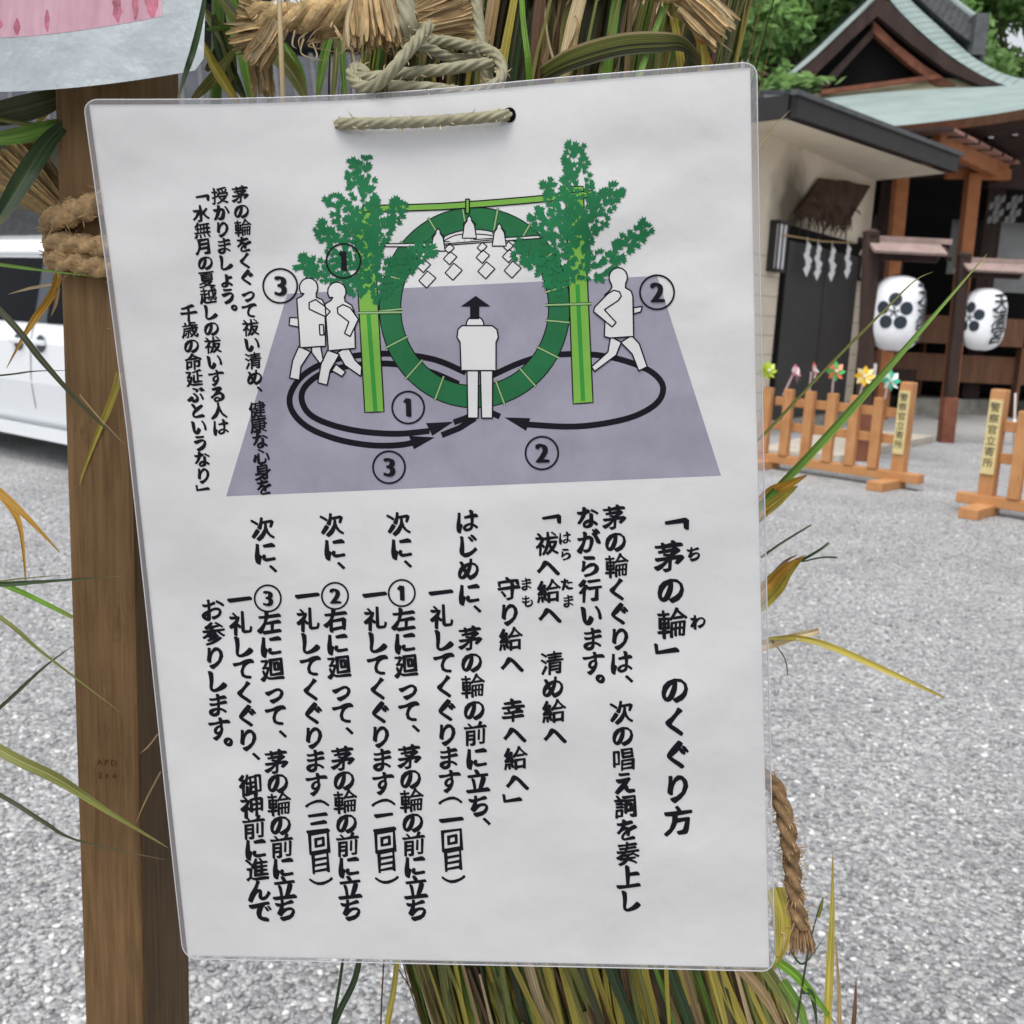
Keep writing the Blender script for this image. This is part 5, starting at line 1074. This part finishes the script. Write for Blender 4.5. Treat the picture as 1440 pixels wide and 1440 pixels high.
# body: dark front with bays
def hb(name, x0, y0, x1, y1, Y, th, m, parent=hall, bev=0):
    a, b = at(x0, y1, Y), at(x1, y0, Y); mb = MB(); mb.box(((a.x + b.x) / 2, Y + th / 2, (a.z + b.z) / 2), (abs(b.x - a.x), th, abs(b.z - a.z))); return mb.build(name, m, parent, bevel=bev)
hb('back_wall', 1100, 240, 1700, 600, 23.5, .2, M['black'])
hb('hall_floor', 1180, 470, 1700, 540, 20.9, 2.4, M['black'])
hb('glass_screen', 1331, 304, 1376, 385, 21.2, .05, M['glass']); hb('glass_screen', 1393, 302, 1520, 410, 21.2, .05, M['glass'])
hb('hall_pillar', 1376, 255, 1392, 560, 20.6, .3, M['darkwood']); hb('hall_pillar', 1290, 470, 1304, 575, 20.2, .25, M['midwood']); hb('hall_pillar', 1424, 470, 1445, 590, 20.0, .25, M['midwood']); hb('hall_pillar', 1232, 255, 1240, 575, 20.6, .25, M['darkwood'])
hb('veranda_edge', 1200, 462, 1700, 477, 20.0, .5, M['midwood']); hb('veranda_sill', 1200, 516, 1700, 530, 20.2, .2, M['midwood']); hb('low_rail', 1210, 520, 1290, 533, 19.4, .15, M['darkwood'])
hb('lintel', 1200, 258, 1700, 300, 20.7, .2, M['black']); hb('lower_panel', 1340, 526, 1425, 538, 20.3, .1, M['darkwood'])
hb('dark_beam', 1390, 225, 1560, 262, 19.2, .25, M['darkwood'])
# streamers inside the hall
t = thing('hall_streamers', 'pale paper streamers hanging in the dark hall at the right edge', 'streamers', at(1405, 285, 19.4))
for x in (1400, 1408, 1424, 1432):
    mb = MB(); a = at(x, 277, 19.4)
    for k in range(4): o = (-1) ** k * .04; mb.add([a + V(o - .05, 0, -.12 * k), a + V(o + .05, .02, -.12 * k + .05), a + V(o + .05, .02, -.12 * k - .07), a + V(o - .05, 0, -.12 * k - .12)], [(0, 1, 2, 3)])
    mb.build('zigzag_streamer', M['dimpaper'], t)
# orange canopy between the buildings
can = thing('orange_canopy', 'orange painted timber canopy on posts between the cream building and hall', 'canopy', at(1290, 560, 18.6))
M['shingle'] = mat('canopy_boards', (.36, .20, .16), .7, .2, var=.2, scale=5)
def cq(L, Ys): return [at(x, y, Y) for (x, y), Y in zip(L, Ys)]
mb = MB(); q_ = cq([(1244, 180), (1339, 178), (1440, 230), (1300, 232)], (16.2, 16.4, 19.4, 19.4)); dn = V(0, 0, -.05)
mb.add(q_ + [p + dn for p in q_], [(0, 1, 2, 3), (7, 6, 5, 4), (0, 4, 5, 1), (1, 5, 6, 2), (2, 6, 7, 3), (3, 7, 4, 0)]); mb.build('canopy_roof', M['shingle'], can)
mb = MB()
for i in range(7): u = i / 6; mb.bar(q_[1].lerp(q_[2], u) + V(.02, 0, -.03), q_[0].lerp(q_[3], u) + V(0, 0, -.03), .06, .06)
mb.build('canopy_batten', M['darkwood'], can)
def beam(p, q2, w_, h_, name='canopy_beam', m=None):
    mb = MB(); mb.bar(at(*p), at(*q2), w_, h_); mb.build(name, m or M['orange'], can, bevel=.01)
beam((1316, 194, 16.7), (1412, 243, 19.2), .16, .30); beam((1250, 199, 16.9), (1318, 197, 16.9), .12, .20); beam((1330, 244, 18.8), (1420, 246, 18.8), .14, .18)
for x, y0, xb, yb, Yp in ((1268, 238, 1237, 590, 18.2), (1369, 244, 1331, 590, 18.7)):
    a = at(x, y0, Yp); b_ = at(xb, yb, Yp); b_ = a + (b_ - a) * (a.z / (a.z - b_.z)); mb = MB(); mb.bar(b_, a, .22, .22, V(0, 1, 0)); mb.build('canopy_post', M['orange'], can, bevel=.01)
# stones and slabs before the hall
def slab(name, label, px, h_, m, cat='step'):
    q_ = [gp(*p) for p in px]; t = MB(); lo = [V(p.x, p.y, .006) for p in q_]; hi = [V(p.x, p.y, h_) for p in q_]; n_ = len(px)
    t.add(lo + hi, [tuple(range(n_, 2 * n_))] + [(i, (i + 1) % n_, n_ + (i + 1) % n_, n_ + i) for i in range(n_)]); o = t.build(name, m, bevel=.01); tag(o, label, cat); return o
slab('stone_step', 'grey stone step at the foot of the hall behind the lantern stand', [(1262, 583), (1390, 583), (1400, 566), (1262, 566)], .30, M['stone'])
slab('stone_plinth', 'low mossy stone plinth under the hall veranda', [(1190, 572), (1700, 590), (1700, 576), (1190, 564)], .26, M['stone'], 'plinth')
slab('pale_slab', 'pale flat slab lying behind the picket barrier', [(1060, 642), (1180, 652), (1312, 622), (1190, 610)], .10, M['slab'], 'slab')
p = gp(1226, 600); 
t = thing('paper_box', 'small white box standing beside the nearer lantern stand', 'box', V(p.x, p.y, 0))
q0 = at(1224, 520, p.y); mb = MB(); mb.box((q0.x, p.y, q0.z), (.16, .12, .20)); mb.build('box_body', M['white'], t, bevel=.01); mb = MB(); mb.box((q0.x, p.y, (q0.z - .1) / 2), (.04, .04, q0.z - .1)); mb.build('box_leg', M['darkwood'], t)

# ---------------------------------------------------------------- white van at the left
def van():
    c = gp(40, 652); c = V(c.x, c.y, 0); yaw = R_(-36)
    X = V(math.cos(yaw), math.sin(yaw), 0); N = V(math.sin(yaw), -math.cos(yaw), 0)       # X along the side (to the right), N towards the camera
    t = thing('white_van', 'white van with dark side windows parked on the gravel behind the timber post', 'van', c)
    W = 1.7; L0, L1 = -2.6, 2.0
    sec = [(-.07, .28), (-.01, .42), (.035, .72), (.03, 1.05), (0.0, 1.17), (-.07, 1.50), (-.13, 1.80), (-.22, 1.92), (-.50, 1.98)]     # (outward offset, height) of the side
    full = sec + [(-W - o, z) for o, z in sec[::-1]]
    xs = [(L0, .72, .0), (L0 + .12, .95, .0), (L0 + .9, 1.0, 0), (L1 - .8, 1.0, 0), (L1 - .1, .95, 0), (L1, .8, 0)]
    mb = MB(); ring = []
    for x, s, _ in xs:
        ring.append([c + X * x + N * ((o + W / 2) * (1 if s == 1 else .97) - W / 2) + V(0, 0, .28 + (z - .28) * s) for o, z in full])
    k = len(full); vs = [p for r in ring for p in r]
    fs = [(i * k + j, i * k + (j + 1) % k, (i + 1) * k + (j + 1) % k, (i + 1) * k + j) for i in range(len(xs) - 1) for j in range(k)] + [tuple(range(k))[::-1], tuple((len(xs) - 1) * k + j for j in range(k))]
    mb.add(vs, fs); body = mb.build('van_body', M['van'], t, smooth=False, bevel=.02)
    def sidep(x, z, out=.006):
        for (o0, z0), (o1, z1) in zip(sec, sec[1:]):
            if z0 <= z <= z1: o = o0 + (o1 - o0) * (z - z0) / (z1 - z0); break
        else: o = 0
        return c + X * x + N * (o + out) + V(0, 0, z)
    for x0, x1 in ((-2.3, -1.25), (-1.15, .16), (.36, 1.6)):
        mb = MB(); mb.grid(lambda u, v: sidep(x0 + (x1 - x0) * u, 1.22 + .54 * v), 4, 6); mb.build('side_window', M['vanglass'], t, smooth=True)
    mb = MB(); mb.grid(lambda u, v: sidep(.17 + .18 * u, 1.22 + .54 * v, .004), 2, 6); mb.build('window_pillar', M['vanpillar'], t)
    mb = MB(); mb.grid(lambda u, v: sidep(-2.3 + 3.9 * u, 1.785 + .025 * v, .012), 8, 1); mb.build('chrome_strip', M['chrome'], t)
    for x in (-.02, .33):
        mb = MB(); mb.box(sidep(x, 1.06, .03), (.19, .035, .045), (X, N, V(0, 0, 1))); mb.build('door_handle', M['van'], t, bevel=.01)
        mb = MB(); mb.lathe(sidep(x - .0, 1.05, .002), [(.002, 0), (.075, .0), (.07, .004), (.002, .005)], 14, ax=(X, V(0, 0, 1), N)); mb.build('handle_recess', M['vanpillar'], t)
    for x in (-1.2, .16, 1.62):
        mb = MB(); mb.grid(lambda u, v: sidep(x + .012 * u, .5 + 1.25 * v, .003), 1, 14); mb.build('door_seam', M['vanpillar'], t)
    mb = MB(); mb.box(c + X * -.2 + N * .03 + V(0, 0, .30), (3.0, .05, .10), (X, N, V(0, 0, 1))); mb.build('sill', M['van'], t)
    for x in (-1.75, 1.45):
        for side in (0.0, -W):
            q_ = c + X * x + N * (side + (-.08 if side == 0 else .08)) + V(0, 0, .32)
            mb = MB(); mb.lathe(q_, [(.18, -.10), (.30, -.10), (.32, -.06), (.32, .06), (.30, .10), (.18, .10)], 28, ax=(X, V(0, 0, 1), N)); wh = mb.build('wheel', M['tyre'], t, smooth=False)
            mb = MB(); mb.lathe(q_, [(.02, .07), (.19, .102), (.19, .08), (.02, .06)], 20, ax=(X, V(0, 0, 1), N)); mb.build('rim', M['chrome'], wh)
van()

# ---------------------------------------------------------------- storehouse behind the van
def store():
    Y = 15.0; t = thing('storehouse', 'plain storehouse with grey roof and dark upper window behind the van', 'building', at(150, 560, Y))
    def bx(name, x0, y0, x1, y1, Yf, th, m):
        a, b = at(x0, y1, Yf), at(x1, y0, Yf); mb = MB(); mb.box(((a.x + b.x) / 2, Yf + th / 2, (a.z + b.z) / 2), (abs(b.x - a.x), th, abs(b.z - a.z))); mb.build(name, m, t)
    bx('wall', -400, 188, 620, 560, Y, 4, mat('store_wall', (.15, .15, .12), .85, .1, var=.15, scale=2))
    bx('shutter', -200, 300, 90, 330, Y - .05, .05, M['tile'])
    bx('upper_wall', -300, 20, 600, 120, Y + 2.2, 2, M['black'])
    mb = MB(); a = [at(-420, 176, Y - .8), at(640, 200, Y - .8), at(620, 92, Y + 2.2), at(-400, 78, Y + 2.2)]; up_ = V(0, 0, .14)
    mb.add(a + [p + up_ for p in a], [(3, 2, 1, 0), (4, 5, 6, 7), (0, 1, 5, 4), (1, 2, 6, 5), (2, 3, 7, 6), (3, 0, 4, 7)]); mb.build('roof', mat('store_roof', (.07, .075, .085), .9, .05, var=.15, scale=4), t)
    mb = MB()
    for i in range(40): u = i / 39; mb.bar(a[0].lerp(a[1], u) + up_, a[3].lerp(a[2], u) + up_, .06, .08)
    mb.build('roof_rib', M['tile'], t)
    bx('upper_window', 380, 70, 470, 118, Y + 2.1, .1, M['vanglass'])
store()

# ---------------------------------------------------------------- trees
def tree(name, label, base, H, cr, nleaf, m, group, seed, low=.25, leaf=.16, parent=None):
    rnd = random.Random(seed); t = thing(name, label, 'tree', base, group)
    mb = MB(); trunk = [base + V(rnd.gauss(0, .12) * i, rnd.gauss(0, .12) * i, H * .8 * i / 6) for i in range(7)]; mb.tube(trunk, [.30 * (1 - i / 7.5) for i in range(7)], 10)
    clumps = []
    for i in range(34):
        h_ = low + (1 - low) * (i / 33) ** .9; a = rnd.random() * 6.28; rr = cr * (.35 + .75 * math.sin(math.pi * min(max((h_ - low) / (1 - low), .08), .97)) ** .6) * rnd.uniform(.45, 1.05)
        e2 = base + V(math.cos(a) * rr, math.sin(a) * rr, H * h_); s = trunk[min(int(h_ * .75 * 6), 5)]
        mb.tube([s, s.lerp(e2, .5) + V(0, 0, .25), e2], [.09, .06, .02], 5); clumps.append((e2, cr * rnd.uniform(.22, .42)))
    mb.build('trunk', M['bark'], t, smooth=True)
    rng = np.random.default_rng(seed); N = nleaf; ci = rng.integers(0, len(clumps), N)
    cc = np.array([c[0] for c in clumps])[ci]; cr_ = np.array([c[1] for c in clumps])[ci]
    dv = rng.standard_normal((N, 3)); dv /= np.linalg.norm(dv, axis=1, keepdims=True); rad = cr_ * rng.random(N) ** .45
    pos_ = cc + dv * rad[:, None] * np.array([1.15, 1.15, .75])
    nrm = dv * .5 + rng.standard_normal((N, 3)) * .6 + np.array([0, 0, .5]); nrm /= np.linalg.norm(nrm, axis=1, keepdims=True)
    a = np.cross(nrm, rng.standard_normal((N, 3))); a /= np.linalg.norm(a, axis=1, keepdims=True); b = np.cross(nrm, a)
    sz = leaf * (.6 + .8 * rng.random(N)); a *= sz[:, None]; b *= (sz * .5)[:, None]
    co = np.stack([pos_ - a, pos_ + b, pos_ + a, pos_ - b], 1).reshape(-1, 3)
    me = bpy.data.meshes.new('crown'); me.vertices.add(4 * N); me.vertices.foreach_set('co', co.ravel()); me.loops.add(4 * N); me.loops.foreach_set('vertex_index', np.arange(4 * N, dtype=np.int32))
    me.polygons.add(N); me.polygons.foreach_set('loop_start', np.arange(0, 4 * N, 4, dtype=np.int32)); me.materials.append(m); me.update(calc_edges=True); me.validate()
    o = bpy.data.objects.new('crown', me); COL.objects.link(o); o.parent = t; o.matrix_parent_inverse = Matrix.Translation(-base)
    return t
GT = 'trees behind the shrine buildings'
for px, Y, H, cr, n_, mk, lab, sd in ((1050, 27, 12.5, 3.2, 15000, 'foliage', 'leafy green tree rising just beside the top right corner of the notice', 1), (1135, 30, 13.5, 3.4, 15000, 'foliage', 'leafy green tree left of the hall gable above the black eave', 2),
                             (1000, 33, 17, 4.5, 14000, 'foliage_dark', 'tall dark tree behind the straw rope end and notice corner', 3), (1200, 38, 19, 5, 14000, 'foliage_dark', 'tall dark tree directly behind the hall gable', 4), (1400, 34, 14.5, 3.6, 14000, 'foliage', 'leafy green tree right of the hall ridge ornament', 5), (1470, 33, 13.5, 4, 14000, 'foliage', 'leafy green tree at the upper right corner', 6)):
    p = at(px, 500, Y); tree('broadleaf_tree', lab, V(p.x, p.y, 0), H, cr, n_ + 9000, M[mk], GT, sd, leaf=.15)
for px, Y, H, lab, sd in ((60, 24, 11, 'dark tree behind the storehouse roof, above the van', 11), (330, 24, 12, 'dark tree behind the straw rope, left of the cord', 12), (-150, 22, 11, 'dark tree at the far left behind the pink poster', 13)):
    p = at(px, 480, Y); tree('broadleaf_tree', lab, V(p.x, p.y, 0), H, 3.6, 11000, M['foliage_dark'], 'dark trees behind the storehouse', sd, leaf=.22)
p = at(1135, 125, 13.6)
t = thing('maple_branch', 'low bright green maple branch reaching over the black eave', 'branch', p)
mb = MB(); rnd = random.Random(5)
for i in range(260):
    c = at(1118 + rnd.gauss(0, 18), 116 + rnd.gauss(0, 6), 13.9 + rnd.gauss(0, .3)); a = V(rnd.gauss(0, 1), rnd.gauss(0, 1), rnd.gauss(0, .4)).normalized() * .10; b = a.cross(V(rnd.gauss(0, .4), rnd.gauss(0, .4), 1)).normalized() * .05; mb.quad(c - a, c + b, c + a, c - b)
mb.build('leaves', M['foliage'], t); mb = MB(); mb.tube([at(1060, 100, 14.4), at(1100, 112, 14), at(1150, 118, 13.9)], .02, 6); mb.build('bough', M['bark'], t)
# end of scene
